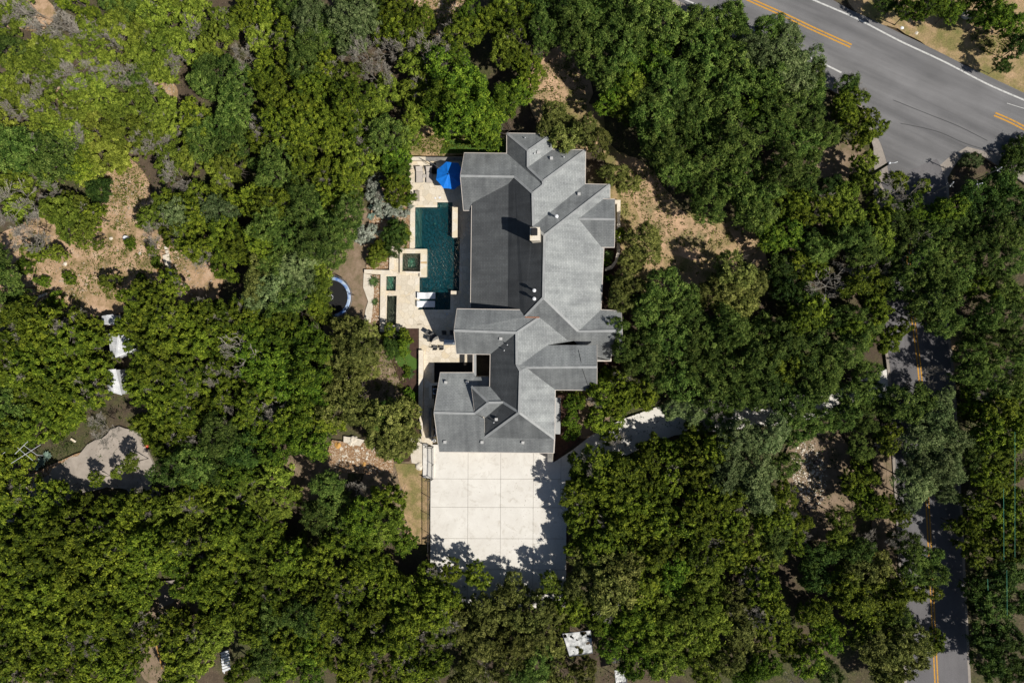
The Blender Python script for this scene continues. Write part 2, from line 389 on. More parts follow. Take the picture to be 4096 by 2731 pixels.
# ================================================================ SETTING
DECK_Z = .30
pool_src = [fC(975,720),fC(1252,720),fC(1252,657),fC(1442,657),fC(1442,712),fC(1437,1097),fC(1536,1097),fD(1527,357),fD(1421,357),fD(1415,590),fD(1003,590),fD(1028,560),fD(1029,187),fD(1115,187),(1706.4,995.3),(1655,993.7)]
spa_src = [fC(814,1297),fC(1042,1297),fC(1038,1525),fC(810,1521)]
pond1_src = [fD(610,172),fD(736,172),fD(731,355),fD(606,352)]
pond2_src = [fD(622,413),fD(744,417),fD(734,788),fD(612,786)]
deck_src = [(1637,627),(1860,627),(1900,640),(1900,1448.5),(1736,1448.5),(1736,1620),(1728,1779),(1690.6,1779),(1675,1700),(1675.8,1313),(1603,1313),(1603,1326),(1519,1326),(1524,1098),(1559,1090),(1559,982),(1640,998),(1642,731),(1635,731)]
def WZ(src, z): return [W(x, y, z) for x, y in src]
deck_w = WZ(deck_src, DECK_Z)
pool_w = WZ(pool_src, DECK_Z); spa_w = WZ(spa_src, DECK_Z + .32); p1_w = WZ(pond1_src, DECK_Z); p2_w = WZ(pond2_src, DECK_Z)
def inside(x, y, poly):
    c = False; n = len(poly); j = n - 1
    for i in range(n):
        a, b = poly[i], poly[j]
        if (a[1] > y) != (b[1] > y) and x < (b[0] - a[0]) * (y - a[1]) / (b[1] - a[1]) + a[0]: c = not c
        j = i
    return c
# ground: one sheet out to the horizon, let down below the terrace where the pool basins stand
def ground():
    xs = [-1500, -600, -250] + list(np.arange(-110, 75.1, 1.0)) + [250, 600, 1500]
    ys = [-1500, -600, -200] + list(np.arange(-62, 62.1, 1.0)) + [200, 600, 1500]
    bx = [p.x for p in pool_w + p1_w + spa_w]; by = [p.y for p in pool_w + p2_w + spa_w]
    x0, x1, y0, y1 = min(p.x for p in p2_w) - .2, max(bx) + .3, min(p.y for p in p2_w) - .3, max(by) + .3
    vs = []; fs = []
    for y in ys:
        for x in xs:
            z = (noise.noise(Vector((x * .25, y * .25, 3))) * .12 + noise.noise(Vector((x * .8, y * .8, 9))) * .05) - .12
            if x0 - 1 < x < x1 + 1 and y0 - 1 < y < y1 + 1: z = -2.6 if inside(x, y, [(p.x, p.y) for p in deck_w]) else min(z, -.15)
            vs.append((x, y, z))
    nx = len(xs)
    for j in range(len(ys) - 1):
        for i in range(nx - 1):
            a = j * nx + i; fs.append((a, a + 1, a + nx + 1, a + nx))
    o = MB().add(vs, fs).build("ground", M_GROUND, smooth=True); tag(o, kind='structure')
ground()
LAYER = [0]
def wiggle(pts, amp=.35, step=1.2, seed=1):
    out = []; n = len(pts)
    for i in range(n):
        a, b = pts[i], pts[(i + 1) % n]; k = max(1, int((b - a).length / step))
        for q in range(k):
            p = a.lerp(b, q / k); d = noise.noise_vector(Vector((p.x * .5, p.y * .5, seed * 7.7)))
            out.append(Vector((p.x + d.x * amp, p.y + d.y * amp, p.z)))
    return out
def patch(name, f, pts, mat, z=None, wig=.5, structure=True):
    LAYER[0] += 1
    z = .06 + LAYER[0] * .005 if z is None else z
    p = WL(f, pts, z)
    if wig: p = wiggle(p, wig, 1.0, LAYER[0])
    o = MB().slab([(q.x, q.y) for q in p], z0=z - .35, z1=z).build(name, mat)
    tag(o, kind='structure'); return o
def oval(cx, cy, rx, ry, n=18, rot=0): return [(cx + rx * math.cos(t) * math.cos(rot) - ry * math.sin(t) * math.sin(rot), cy + rx * math.cos(t) * math.sin(rot) + ry * math.sin(t) * math.cos(rot)) for t in [2 * math.pi * i / n for i in range(n)]]
# open ground
patch("dirt_ground", fO, oval(190, 610, 240, 120), M_ROCKG)
patch("dirt_ground", fO, oval(285, 450, 60, 90), M_ROCKG)
patch("dirt_ground", fO, oval(375, 205, 32, 26), M_ROCKG)
patch("dirt_ground", fO, oval(440, 620, 75, 95), M_ROCKG)
patch("dirt_ground", fO, oval(150, 215, 30, 20), M_ROCKG)
patch("dirt_ground", fO, oval(60, 30, 70, 40), M_ROCKG)
patch("dirt_ground", fO, oval(1015, 30, 75, 55), M_ROCKG)
patch("dirt_ground", fO, oval(800, 640, 75, 190), M_DIRT)
patch("dirt_ground", fO, oval(890, 870, 75, 110), M_DIRT)
patch("dirt_ground", fO, oval(720, 1090, 80, 60), M_DIRT)
patch("dirt_ground", fO, oval(400, 1395, 80, 60), M_DIRT)
patch("dirt_ground", fO, oval(365, 1500, 60, 70), M_DIRT)
patch("dirt_ground", fO, oval(70, 1550, 60, 30), M_DIRT)
patch("dirt_ground", fO, oval(900, 1120, 70, 90), M_DIRT)
patch("dirt_ground", fO, oval(1880, 1110, 90, 130), M_DIRT)
patch("dirt_ground", fO, oval(1350, 950, 55, 60), M_DIRT)
patch("dirt_ground", fO, oval(1930, 370, 70, 50), M_DIRT)
patch("dirt_ground", fO, oval(2060, 1120, 60, 200), M_DIRT)
patch("dirt_ground", fO, oval(2200, 800, 40, 60), M_LAWNT)
patch("dry_grass", fO, oval(1285, 200, 75, 95, rot=.2), M_LAWNT)
patch("dry_grass", fO, oval(1320, 290, 70, 60), M_LAWN)
patch("dry_grass", fO, [(960,290),(1060,300),(1160,300),(1165,350),(945,358),(930,330)], M_LAWN, wig=.3)
patch("grass_strip", fO, [(1020,322),(1165,318),(1165,352),(1010,354)], M_TURF, wig=.3)
patch("dry_grass", fO, [(1390,330),(1470,370),(1530,440),(1560,480),(1680,500),(1760,560),(1775,650),(1700,700),(1500,690),(1400,620)], M_LAWN, wig=.8)
patch("dry_grass", fO, [(1430,390),(1500,400),(1545,470),(1600,505),(1640,520),(1600,600),(1480,560),(1445,500)], M_LAWNT, wig=.8)
patch("dry_grass", fO, [(1690,505),(1745,560),(1770,620),(1755,640),(1725,600),(1700,560),(1660,520)], M_LAWNT, wig=.5)
patch("grass_strip", fO, [(1412,440),(1450,440),(1470,520),(1420,560)], M_LAWN, wig=.3)
patch("dry_grass", fO, [(1930,-20),(2380,-20),(2380,215),(2300,200),(2200,140),(2060,70),(1960,25)], M_LAWN, wig=.6)
patch("dry_grass", fO, [(905,1065),(985,1068),(985,1250),(930,1250),(925,1130)], M_LAWN, wig=.25)
patch("gravel_bed", fO, [(765,1010),(850,1020),(905,1050),(900,1085),(790,1085),(745,1060)], M_GRAV, wig=.4)
patch("mulch_bed", fO, [(885,755),(962,753),(962,1000),(940,1060),(905,1060),(930,900),(900,830)], M_MULCH, wig=.15)
patch("mulch_bed", fO, [(1282,905),(1330,905),(1330,1010),(1272,1060),(1275,1000)], M_MULCH, wig=.2)
patch("mulch_bed", fO, [(1380,560),(1425,560),(1425,840),(1380,840)], M_MULCH, wig=.1)
patch("gravel_bed", fO, [(860,395),(945,415),(945,580),(895,595),(858,590),(830,560),(850,500)], M_GRAV, wig=.25)
patch("gravel_bed", fO, [(842,565),(905,575),(905,615),(842,618)], M_GRAV, wig=.1)
patch("gravel_bed", fO, [(850,632),(877,632),(877,745),(850,740)], M_GRAV, wig=.12)
patch("pale_rock_path", fO, [(838,628),(856,632),(855,700),(852,740),(836,735),(842,690),(834,660)], M_PALEROCK, wig=.3)
patch("pale_rock_path", fO, [(945,1000),(974,1010),(974,1068),(948,1062),(940,1030)], M_PALEROCK, wig=.25)
patch("pale_rock_path", fO, [(790,1000),(835,1008),(828,1024),(788,1014)], M_PALEROCK, wig=.25)
patch("lawn", fD, [(640,1010),(700,900),(860,900),(905,1030),(890,1110),(930,1170),(985,1200),(1013,1250),(1013,1310),(970,1350),(900,1362),(835,1345),(760,1285),(725,1215),(715,1150),(660,1090)], M_TURF, wig=.06)
patch("gravel_bed", fO, [(60,1090),(130,1060),(250,1010),(280,990),(300,1005),(250,1030),(150,1080),(75,1120)], M_GRAV, wig=.3)
# left drive, right drive
patch("dirt_drive", fO, [(-20,1125),(70,1112),(150,1060),(230,1010),(250,985),(330,990),(345,1060),(350,1120),(380,1140),(330,1150),(260,1120),(180,1130),(100,1180),(-20,1200)], M_DCONC, wig=.9)
patch("dirt_drive", fO, [(360,1335),(405,1330),(400,1385),(365,1395)], M_DCONC, wig=.3)
# roads (sheets, each 5 mm above the one below)
patch("road_shoulder", fK, [(-400,-160),(-150,10),(100,130),(420,300),(860,440),(980,590),(1230,740),(1320,1010),(1320,1420),(1500,1500),(1760,1320),(1900,1110),(2010,1040),(2500,1350),(2500,790),(2352,655),(2000,500),(1700,350),(1400,205),(1150,95),(1000,-20),(850,-160)], M_SHOULDER, z=.28, wig=.12)
ZR = .29
hw = patch("highway", fK, [(-400,-190),(-100,-30),(250,150),(600,310),(850,415),(1000,560),(1230,710),(1370,1000),(1410,1130),(1440,1330),(1620,1370),(1690,1210),(1830,1090),(1960,1010),(2200,1075),(2500,1230),(2500,760),(2352,640),(2000,475),(1700,325),(1400,180),(1150,65),(960,-40),(760,-190)], M_ASPH, z=ZR, wig=.05)
side_pts_c = [fK(1550,1180), fK(1600,1350), fM(1555,300), fM(1600,715), fM(1640,1060), fG(1665,0), fG(1690,400), fG(1700,590), fG(1720,1000), fG(1740,1400), fG(1757,1750)]
SC = [W(x, y, ZR + .005) for x, y in side_pts_c]
def offset_line(pts, d):
    out = []
    for i, p in enumerate(pts):
        t = (pts[min(i + 1, len(pts) - 1)] - pts[max(i - 1, 0)]); t.z = 0; t.normalize()
        out.append(p + Vector((-t.y, t.x, 0)) * d)
    return out
def ribbon(name, pts, d0, d1, z, mat, structure=True, zb=None):
    a = offset_line(pts, d0); b = offset_line(pts, d1); n = len(pts)
    poly = [(p.x, p.y) for p in a] + [(p.x, p.y) for p in reversed(b)]
    o = MB().slab(poly, z0=z if zb is None else zb, z1=z).build(name, mat)
    if structure: tag(o, kind='structure')
    return o
def smooth_line(pts, k=6):
    out = []
    for i in range(len(pts) - 1):
        p0 = pts[max(i - 1, 0)]; p1 = pts[i]; p2 = pts[i + 1]; p3 = pts[min(i + 2, len(pts) - 1)]
        for j in range(k):
            t = j / k
            out.append(.5 * ((2 * p1) + (p2 - p0) * t + (2 * p0 - 5 * p1 + 4 * p2 - p3) * t * t + (-p0 + 3 * p1 - 3 * p2 + p3) * t ** 3))
    return out + [pts[-1]]
SC = smooth_line(SC)
ribbon("side_road_shoulder", SC, -3.75, 4.0, ZR - .015, M_SHOULDER, zb=0)
ribbon("side_road", SC, -3.4, 3.7, ZR + .005, M_ASPH2, zb=0)
def mark(name, pts, w, mat, off=0):
    return ribbon(name, pts, off - w / 2, off + w / 2, ZR + .012, mat)
mark("yellow_line", SC[8:], .16, M_YEL, .17); mark("yellow_line", SC[8:], .16, M_YEL, -.17)
Z1 = ZR + .01
def hl(pts): return smooth_line([W(*fK(x, y), Z1) for x, y in pts])
yl = hl([(300,-80),(470,2),(700,105),(900,200),(1160,318)])
mark("yellow_line", yl, .19, M_YEL, .18); mark("yellow_line", yl, .19, M_YEL, -.18)
yl = hl([(2150,787),(2250,830),(2352,882),(2480,950)])
mark("yellow_line", yl, .19, M_YEL, .18); mark("yellow_line", yl, .19, M_YEL, -.18)
mark("white_line", hl([(760,-70),(900,0),(1200,130),(1500,285),(1800,425),(2100,580),(2352,690),(2480,750)]), .2, M_WHITE)
mark("white_line", hl([(-200,-110),(20,0),(240,95),(500,215),(800,360),(960,435),(1095,502)]), .2, M_WHITE)
mark("white_line", hl([(2235,712),(2352,748)]), .07, M_WHITE)
for pts in ([(1450,690),(1700,790),(1900,870),(2100,970)], [(1500,850),(1750,905),(1950,990),(2150,1050)]):
    mark("tar_seam", hl(pts), .06, M_BLK)

# concrete drive with saw cuts
ZC = .20
drive_src = [(1723,1778),(2213,1778),(2213,1850),(2290,1800),(2360,1745),(2480,1680),(2620,1630),(2800,1600),(3000,1590),(3200,1580),(3350,1560),(3560,1470),(3568,1580),(3380,1650),(3100,1700),(2900,1720),(2700,1740),(2550,1800),(2400,1870),(2310,1940),(2295,2041),(2265,2110),(2263,2430),(1720,2430)]
dw = WZ(drive_src, ZC)
o = MB().slab([(p.x, p.y) for p in dw], z0=-.1, z1=ZC).build("driveway", M_CONC); tag(o, kind='structure')
jm = MB()
for x in (872, 1097, 1322, 1513):
    jm.bar(W(*fF(x, -60), ZC + .004), W(*fF(x - 6, 362 if x == 1513 else 1040), ZC + .004), .035, .008)
for y in (162, 357, 572, 785, 985):
    jm.bar(W(*fF(618, y), ZC + .004), W(*fF(1513 if y < 400 else 1543, y + 3), ZC + .004), .035, .008)
jm.bar(W(*fF(1513, 362), ZC + .004), W(*fF(1572, 420), ZC + .004), .035, .008)
for a, b in (((1650, 1410), (1730, 1500)), ((2000, 1270), (2070, 1440))):
    jm.bar(W(*fB(*a), ZC + .004), W(*fB(*b), ZC + .004), .035, .008)
tag(jm.build("driveway_joints", M_JOINT), kind='structure')

# terrace
bed_src = [(1736,1449),(1843,1449),(1895,1464),(1895,1630),(1736,1630)]
raised = WZ([fC(1440,712),fC(1507,712),fC(1504,1097),fC(1437,1097)], DECK_Z)
holes = [pool_w, spa_w, p1_w, p2_w]
mt = MB().slab([(p.x, p.y) for p in deck_w], [[(p.x, p.y) for p in h] for h in holes], z0=-2.7, z1=DECK_Z)
o = mt.build("terrace", M_FLAG); tag(o, kind='structure')
patch("soil_bed", lambda x, y: (x, y), [(1732,1446),(1900,1446),(1905,1640),(1734,1640)], M_DMULCH, z=.12, wig=0)
def basin(name, poly, zb, mat):
    p = [(q.x, q.y) for q in poly]
    area = sum(p[i][0] * p[(i + 1) % len(p)][1] - p[(i + 1) % len(p)][0] * p[i][1] for i in range(len(p)))
    if area < 0: p = p[::-1]
    m = MB().slab(p, z0=zb, z1=zb); n = len(p)
    m.add([(x, y, zb) for x, y in p] + [(x, y, DECK_Z - .004) for x, y in p], [(i, n + i, n + (i + 1) % n, (i + 1) % n) for i in range(n)])
    return m
pool = thing("swimming_pool", W(1740, 1000, DECK_Z), "long dark teal swimming pool with rippled water on the stone terrace", "swimming pool")
at(basin("b", pool_w, -1.25, M_TILE).build("basin", M_TILE), pool)
m = MB()
def ledge(m, src, z0, z1, mi=0):
    p = WZ(src, z1); m.slab([(q.x, q.y) for q in p], z0=z0, z1=z1, mi=mi)
ledge(m, [fC(978,724),fC(1034,724),fC(1028,1228),fC(966,1228)], -1.2, .02)
at(m.build("ledge", M_SHELF), pool)
m = MB(); ledge(m, [fC(1256,661),fC(1438,661),fC(1438,716),fC(1256,716)], -1.2, .0)
at(m.build("ledge", M_SHELF), pool)
m = MB(); ledge(m, [fD(1035,380),fD(1228,380),fD(1228,586),fD(1012,586)], -1.2, -.1)
at(m.build("ledge", M_TILE), pool)
m = MB(); wp = WZ(pool_src, .20); m.slab([(q.x, q.y) for q in wp], z0=.2, z1=.2); at(m.build("water", M_WATER, smooth=True), pool)
m = MB()
for x, y in ((1222, 925), (1318, 920)): at(MB().lathe([(.12, 0), (.12, .05), (.05, .07)], W(*fC(x, y), -1.22), 10).build("drain", M_SHELF), pool)
# coping strips that stand a few mm above the flagstone
cop = thing("pool_coping", W(1650, 900, DECK_Z), "pale cream stone coping running round the swimming pool edge", "coping")
m = MB()
def strip(m, f, pts, z1=DECK_Z + .02, z0=DECK_Z - .05): p = WL(f, pts, z1); m.slab([(q.x, q.y) for q in p], z0=z0, z1=z1)
strip(m, fC, [(918,410),(972,410),(972,1226),(905,1246)])
strip(m, fC, [(974,690),(1250,690),(1250,718),(976,718)])
strip(m, fC, [(1225,628),(1470,628),(1470,655),(1225,655)])
strip(m, fD, [(1530,50),(1562,50),(1560,390),(1495,390),(1495,357),(1528,355)])
strip(m, fD, [(1418,406),(1460,406),(1455,628),(1135,628),(1135,592),(1416,592)])
strip(m, fD, [(1000,60),(1026,187),(1026,560),(1000,590),(968,590),(975,190)][1:])
at(m.build("stone_slab", M_CAP), cop)

def rwall(name, pts, z0, z1, label, cat="wall", f=fC, mat=M_LIME, cap=M_CAP, capname="cap"):
    P = WL(f, pts, z1); c = sum(P, Vector()) / len(P)
    t = thing(name, (c.x, c.y, z0), label, cat)
    ins = [(c.x + (q.x - c.x) * .985, c.y + (q.y - c.y) * .985) for q in P]
    at(MB().slab(ins, z0=z0, z1=z1 - .08).build("wall_body", mat), t)
    at(MB().slab([(q.x, q.y) for q in P], z0=z1 - .08, z1=z1, bottom=True).build(capname, cap), t)
    return t
rwall("stone_bench_wall", [(1441,713),(1507,713),(1504,1097),(1438,1097)], .2, 1.15, "raised cream stone wall topping the pool's right edge, catching the sun")
rwall("stone_pillar", [(1423,355),(1493,357),(1491,407),(1422,405)], .2, .9, "square cream stone block at the pool's lower right corner", "pillar", fD)
rwall("garden_wall", [(897,85),(1105,87),(1105,131),(897,129)], -.1, .95, "pale cream capped wall end above the two cushioned sun loungers")
rwall("garden_wall", [(1107,90),(1610,92),(1610,136),(1107,132)], -.1, .93, "grey weathered wall top running from the pale wall end to the house", cap=M_GREYCAP)
rwall("retaining_wall", [(540,150),(606,150),(600,870),(530,870)], -.1, .5, "long cream stone ledge left of the two narrow ponds", f=fD)
rwall("retaining_wall", [(335,88),(650,97),(690,160),(335,135)], -.1, .52, "short cream stone wall end jutting left below the round shrub", f=fD)
rwall("retaining_wall", [(655,1215),(712,1205),(712,1500),(648,1505)], -.1, .5, "cream stone ledge left of the square spa", f=fC)
rwall("garden_wall", [(955,0),(1006,0),(1000,680),(998,1000),(960,760),(952,640)], -.1, .8, "cream stone wall alongside the mulch bed and walkway", f=fE)
rwall("garden_wall", [(1072,372),(1180,372),(1180,402),(1106,404),(1104,556),(1072,556)], .2, 1.3, "low stone corner wall screening the air conditioner", f=fE)
rwall("garden_wall", [(1070,660),(1103,660),(1098,985),(1066,985)], .2, 1.5, "brown capped straight wall screening the pool pipes", f=fE, cap=M_GREYCAP)
rwall("entry_wall", [(1927,672),(1976,672),(1970,1150),(1944,1230),(1900,1290),(1836,1308),(1836,1285),(1890,1262),(1926,1215),(1942,1140),(1944,706),(1927,700)], 0, .8, "curved pale stone wall round the planting on the house's right side", f=fA)
spa = thing("spa", W(*fC(925, 1410), DECK_Z), "square green spa with raised cream stone surround beside the pool", "spa")
so_ = WL(fC, [(780,1240),(1118,1243),(1116,1590),(1030,1592),(1030,1545),(780,1545)], DECK_Z + .32)
at(MB().slab([(p.x, p.y) for p in so_], [[(p.x, p.y) for p in spa_w]], z0=.0, z1=DECK_Z + .32).build("surround", M_CAP), spa)
zs = -.15; m = basin("s", spa_w, -.75, M_SPA); at(m.build("basin", M_SPA), spa)
si = WL(fC, [(872,1350),(1005,1350),(1003,1482),(872,1482)], zs)
at(MB().slab([(p.x, p.y) for p in WL(fC, [(816,1299),(1040,1299),(1036,1523),(812,1519)], zs)], [[(p.x, p.y) for p in si]], z0=-.74, z1=zs).build("seat_ledge", M_POND), spa)
m = MB().slab([(p.x, p.y) for p in WZ(spa_src, DECK_Z + .2)], z0=.5, z1=.5); at(m.build("water", M_WATER2), spa)
at(MB().slab([(p.x, p.y) for p in WL(fC, [(1044,1402),(1120,1398),(1120,1428),(1044,1424)], DECK_Z + .33)], z0=.5, z1=DECK_Z + .33).build("spillway", M_TAN), spa)
for pw, src, lab in ((p1_w, pond1_src, "small square green reflecting pond left of the terrace"), (p2_w, pond2_src, "long narrow dark reflecting pond on the terrace's left edge")):
    c = sum(pw, Vector()) / 4; t = thing("pond", (c.x, c.y, DECK_Z), lab, "pond")
    at(basin("p", pw, -.35, M_POND).build("basin", M_POND if src is pond2_src else M_SPA), t)
    at(MB().slab([(p.x, p.y) for p in WZ(src, .18)], z0=.18, z1=.18).build("water", M_WATER2), t)
tag(rwall("step_slab", [(640,402),(697,402),(697,418),(640,418)], .2, .36, "thin cream slab bridging the two ponds", "slab", fD), "thin cream slab bridging the two ponds", "slab")

# ================================================================ HOUSE
RV={'a1':[2027.7,533.5,3.45],'a2':[2210.3,536.6,3.61],'a3':[2112.1,603.6,5.25],'a4':[2112.1,668.8,5.21],'a5':[2209.8,598.7,3.57],'a6':[2342.0,600.4,3.65],'a7':[2172.8,725.4,6.44],'a8':[2172.8,741.1,6.41],'a9':[2027.7,614.3,3.53],'a10':[1856.7,612.5,3.41],'a11':[2131.2,773.2,7.02],'a12':[2057.6,707.6,5.5],'a13':[1841.1,704.0,5.5],'a14':[1890.2,811.2,3.83],'a15':[1885.7,841.5,3.36],'a16':[1853.6,841.5,3.37],'a17':[2340.2,736.6,3.57],'a18':[2133.5,904.0,7.01],'a19':[2439.3,738.8,3.51],'a20':[2178.1,942.0,7.8],'a21':[2033.9,735.3,4.99],'a22':[1887.1,822.3,3.78],'a23':[2439.3,793.8,3.44],'a24':[2413.4,796.4,3.85],'a25':[2459.4,797.8,3.88],'a26':[2314.3,875.9,5.58],'a27':[2460.3,877.2,5.61],'a28':[2457.6,988.8,3.85],'a29':[2405.8,988.8,3.92],'a30':[2415.2,991.1,3.82],'b1':[2173.7,1190.2,7.77],'b2':[1882.1,1283.9,3.74],'b3':[2030.8,1283.9,4.94],'b4':[2100.0,1267.0,6.35],'b5':[2158.0,1269.6,6.32],'b6':[2269.6,1359.8,4.83],'b7':[2296.4,1362.9,4.65],'b8':[2312.1,1325.0,5.46],'b9':[2403.6,1239.3,3.98],'b10':[2486.2,1243.8,4.02],'b11':[2489.7,1323.2,5.45],'b12':[2487.5,1420.5,3.54],'b13':[2443.8,1420.5,3.53],'b14':[2443.8,1442.9,3.09],'b15':[2387.9,1442.9,5.0],'b16':[2387.9,1379.9,5.63],'b17':[2189.3,1379.9,5.78],'b18':[1827.7,1235.7,5.64],'b19':[2079.9,1239.3,5.85],'b20':[1815.6,1321.9,7.35],'b21':[2066.5,1330.8,7.33],'b22':[1961.6,1416.5,4.91],'b23':[1825.4,1414.3,4.95],'b24':[2067.4,1458.9,7.35],'b25':[2071.9,1465.2,7.25],'b26':[2081.2,1482.6,7.6],'b27':[2104.5,1469.6,7.17],'b28':[2388.4,1467.9,7.24],'b29':[2387.9,1559.8,4.55],'b30':[2220.5,1558.5,4.48],'b31':[2076.8,1649.1,7.65],'b32':[1959.4,1545.1,4.83],'b33':[2012.9,1608.9,6.21],'b34':[1937.1,1673.2,4.51],'b35':[1938.4,1750.4,4.31],'b36':[2218.3,1753.6,4.36],'b37':[1954.9,1609.8,6.29],'b38':[1885.7,1545.1,4.85],'b39':[1899.1,1653.6,5.28],'b40':[1735.3,1650.0,5.4],'b41':[1760.7,1490.2,2.94],'b42':[1893.8,1490.2,2.92],'b43':[1756.2,1806.2,3.45],'b44':[2215.2,1810.7,3.51],'b45':[1903.6,1507.1,3.18],'b46':[1960.7,1507.1,3.17],'b32g':[1960.7,1545.5,3.75],'b38g':[1885.7,1545.5,3.76],'b34g':[1937.5,1674.1,5.14],'b15h':[2365.6,1442.9,3.08]}
RF={'N1': 'a1 a2 a3', 'NW1': 'a1 a3 a4 a7 a8 a9', 'E1': 'a3 a2 a5 a4', 'N2': 'a4 a5 a6 a7', 'E2': 'a7 a6 a17 a18 a11 a8', 'WN': 'a10 a9 a8 a11 a12 a13', 'WS': 'a13 a12 a21 a14 a15 a16', 'U': 'a12 a11 a18 a20 b1 b4 b19 b3 a21', 'L': 'a21 b3 b2 a22 a14', 'N3': 'a18 a17 a19 a20', 'E3': 'a20 a19 a23 a24 a26 a29 a30 b9 b8 b1', 'DN': 'a26 a24 a25 a27', 'DS': 'a26 a27 a28 a29', 'S1': 'b1 b8 b7 b6 b5 b4', 'SEN': 'b8 b9 b10 b11', 'SES': 'b8 b11 b12 b13 b14 b15h b7', 'LN': 'b18 b19 b4 b5 b21 b20', 'LS': 'b20 b21 b22 b23', 'LE': 'b21 b5 b6 b7 b17 b25 b24', 'DW': 'b21 b24 b26 b31 b33 b32 b22', 'GN': 'b25 b17 b16 b28 b27 b26', 'GS2': 'b27 b28 b29 b30', 'GE': 'b26 b27 b30 b36 b31', 'GS': 'b31 b36 b35', 'GW': 'b33 b31 b35 b34', 'MN': 'b37 b33 b32 b38', 'MW': 'b38 b37 b39', 'MS': 'b37 b33 b34 b39', 'GGN': 'b41 b42 b45 b46 b32g b38g b39 b40', 'GGS': 'b40 b39 b34g b35 b36 b44 b43'}

H0 = W(2100, 1200, 0)
house = thing("house", (H0.x, H0.y, 0), "large limestone house with many hips and gables of grey shingle roof", "house")
RW = {k: W(x, y, z) for k, (x, y, z) in RV.items()}
def roof():
    me = bpy.data.meshes.new("roof"); vs = []; fs = []; uvs = []; stain_shades = []
    STAIN_SHADE = {'L': .88, 'U': 1.0, 'DW': .88, 'NW1': .72, 'GW': .9, 'GS': .72, 'MW': .72, 'S1': .58, 'GS2': .60, 'DS': .55, 'WS': .62, 'LS': .58, 'GGS': .50, 'SES': .45, 'MS': .45, 'N1': .2, 'N2': .2, 'N3': .2, 'WN': .2, 'LN': .15, 'LE': .1}  # per slope: weather stains and shade put into the colour, strongest facing west
    for fn, s in RF.items():
        P = [RW[k] for k in s.split()]; c = sum(P, Vector()) / len(P)
        nrm = Vector()
        for i in range(len(P)):
            a, b = P[i], P[(i + 1) % len(P)]
            nrm += Vector(((a.y - b.y) * (a.z + b.z), (a.z - b.z) * (a.x + b.x), (a.x - b.x) * (a.y + b.y)))
        nrm.normalize()
        if nrm.z < 0: P = P[::-1]; nrm = -nrm
        ea = Vector((0, 0, 1)).cross(nrm).normalized(); up = nrm.cross(ea)
        # the slope is a plane: put its corners on it
        n0 = len(vs)
        for p in P:
            q = p - nrm * ((p - c).dot(nrm)) * .6; vs.append(p); uvs.append((p.dot(ea), p.dot(up))); stain_shades.append(STAIN_SHADE.get(fn, 0.0))
        loops = [[Vector(((p - c).dot(ea), (p - c).dot(up), 0)) for p in P]]
        for t in tessellate_polygon(loops):
            a, b, d = (loops[0][i] for i in t)
            t = tuple(t) if (b - a).cross(d - a).z > 0 else tuple(t)[::-1]
            fs.append(tuple(n0 + i for i in t))
    me.from_pydata([tuple(v) for v in vs], [], fs); me.update()
    u = me.uv_layers.new(name="UVMap")
    for lp in me.loops: u.data[lp.index].uv = uvs[lp.vertex_index]
    a = me.attributes.new("stain_shade", 'FLOAT', 'POINT'); a.data.foreach_set('value', stain_shades)
    # thickness: a fascia skirt hung from every slope's outline
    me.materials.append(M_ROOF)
    o = bpy.data.objects.new("roof", me); COL.objects.link(o); at(o, house)
    sk = MB()
    for s in RF.values():
        P = [RW[k] for k in s.split()]; n = len(P)
        # underside 16 cm below
        loops = [[Vector((p.x, p.y, 0)) for p in P]]
        sk.add([(p.x, p.y, p.z - .16) for p in P], [tuple(t) for t in tessellate_polygon(loops)])
    at(sk.build("soffit", M_CREAM), house)
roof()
def seg(a, b): return RW[a], RW[b]
# gutters and rake boards
m = MB()
for s in ("a10 a9","a1 a2","a2 a5","a5 a6","a6 a17","a17 a19","a19 a23","a24 a25","a28 a29","a30 b9","b9 b10","b12 b13","b13 b14","b14 b15","b18 b19","b41 b42","b30 b36","b36 b44","b44 b43","b29 b30","a16 a15","a22 b2","b22 b32","a1 a9","b22 b23"):
    a, b = seg(*s.split()); d = (b - a).normalized(); side = Vector((d.y, -d.x, 0))
    cen = Vector((H0.x, H0.y, 0)); mid = (a + b) / 2
    at(MB().bar(a - Vector((0, 0, .07)), b - Vector((0, 0, .07)), .13, .15).build("gutter", M_CREAM), house)
for s in ("a10 a13","a13 a16","b18 b20","b20 b23","b41 b40","b40 b43","a25 a27","a27 a28","b16 b28","b28 b29","b10 b11","b11 b12","b38 b39"):
    a, b = seg(*s.split()); at(MB().bar(a - Vector((0, 0, .10)), b - Vector((0, 0, .10)), .06, .2).build("rake_board", M_CREAM), house)
m = MB()
for s in ("a1 a3","a2 a3","a3 a4","a4 a7","a6 a7","a7 a8","a8 a11","a11 a12","a12 a13","a11 a18","a18 a20","a19 a20","a20 b1","b1 b4","b1 b8","a26 a27","b8 b11","b20 b21","b21 b5","b21 b24","b24 b26","b26 b31","b27 b28","b31 b36","b31 b35","b31 b33","b33 b37","b37 b38","b37 b39","b40 b39"):
    a, b = seg(*s.split()); at(MB().bar(a + Vector((0, 0, .012)), b + Vector((0, 0, .012)), .30, .05).build("ridge_cap", M_RIDGE), house)
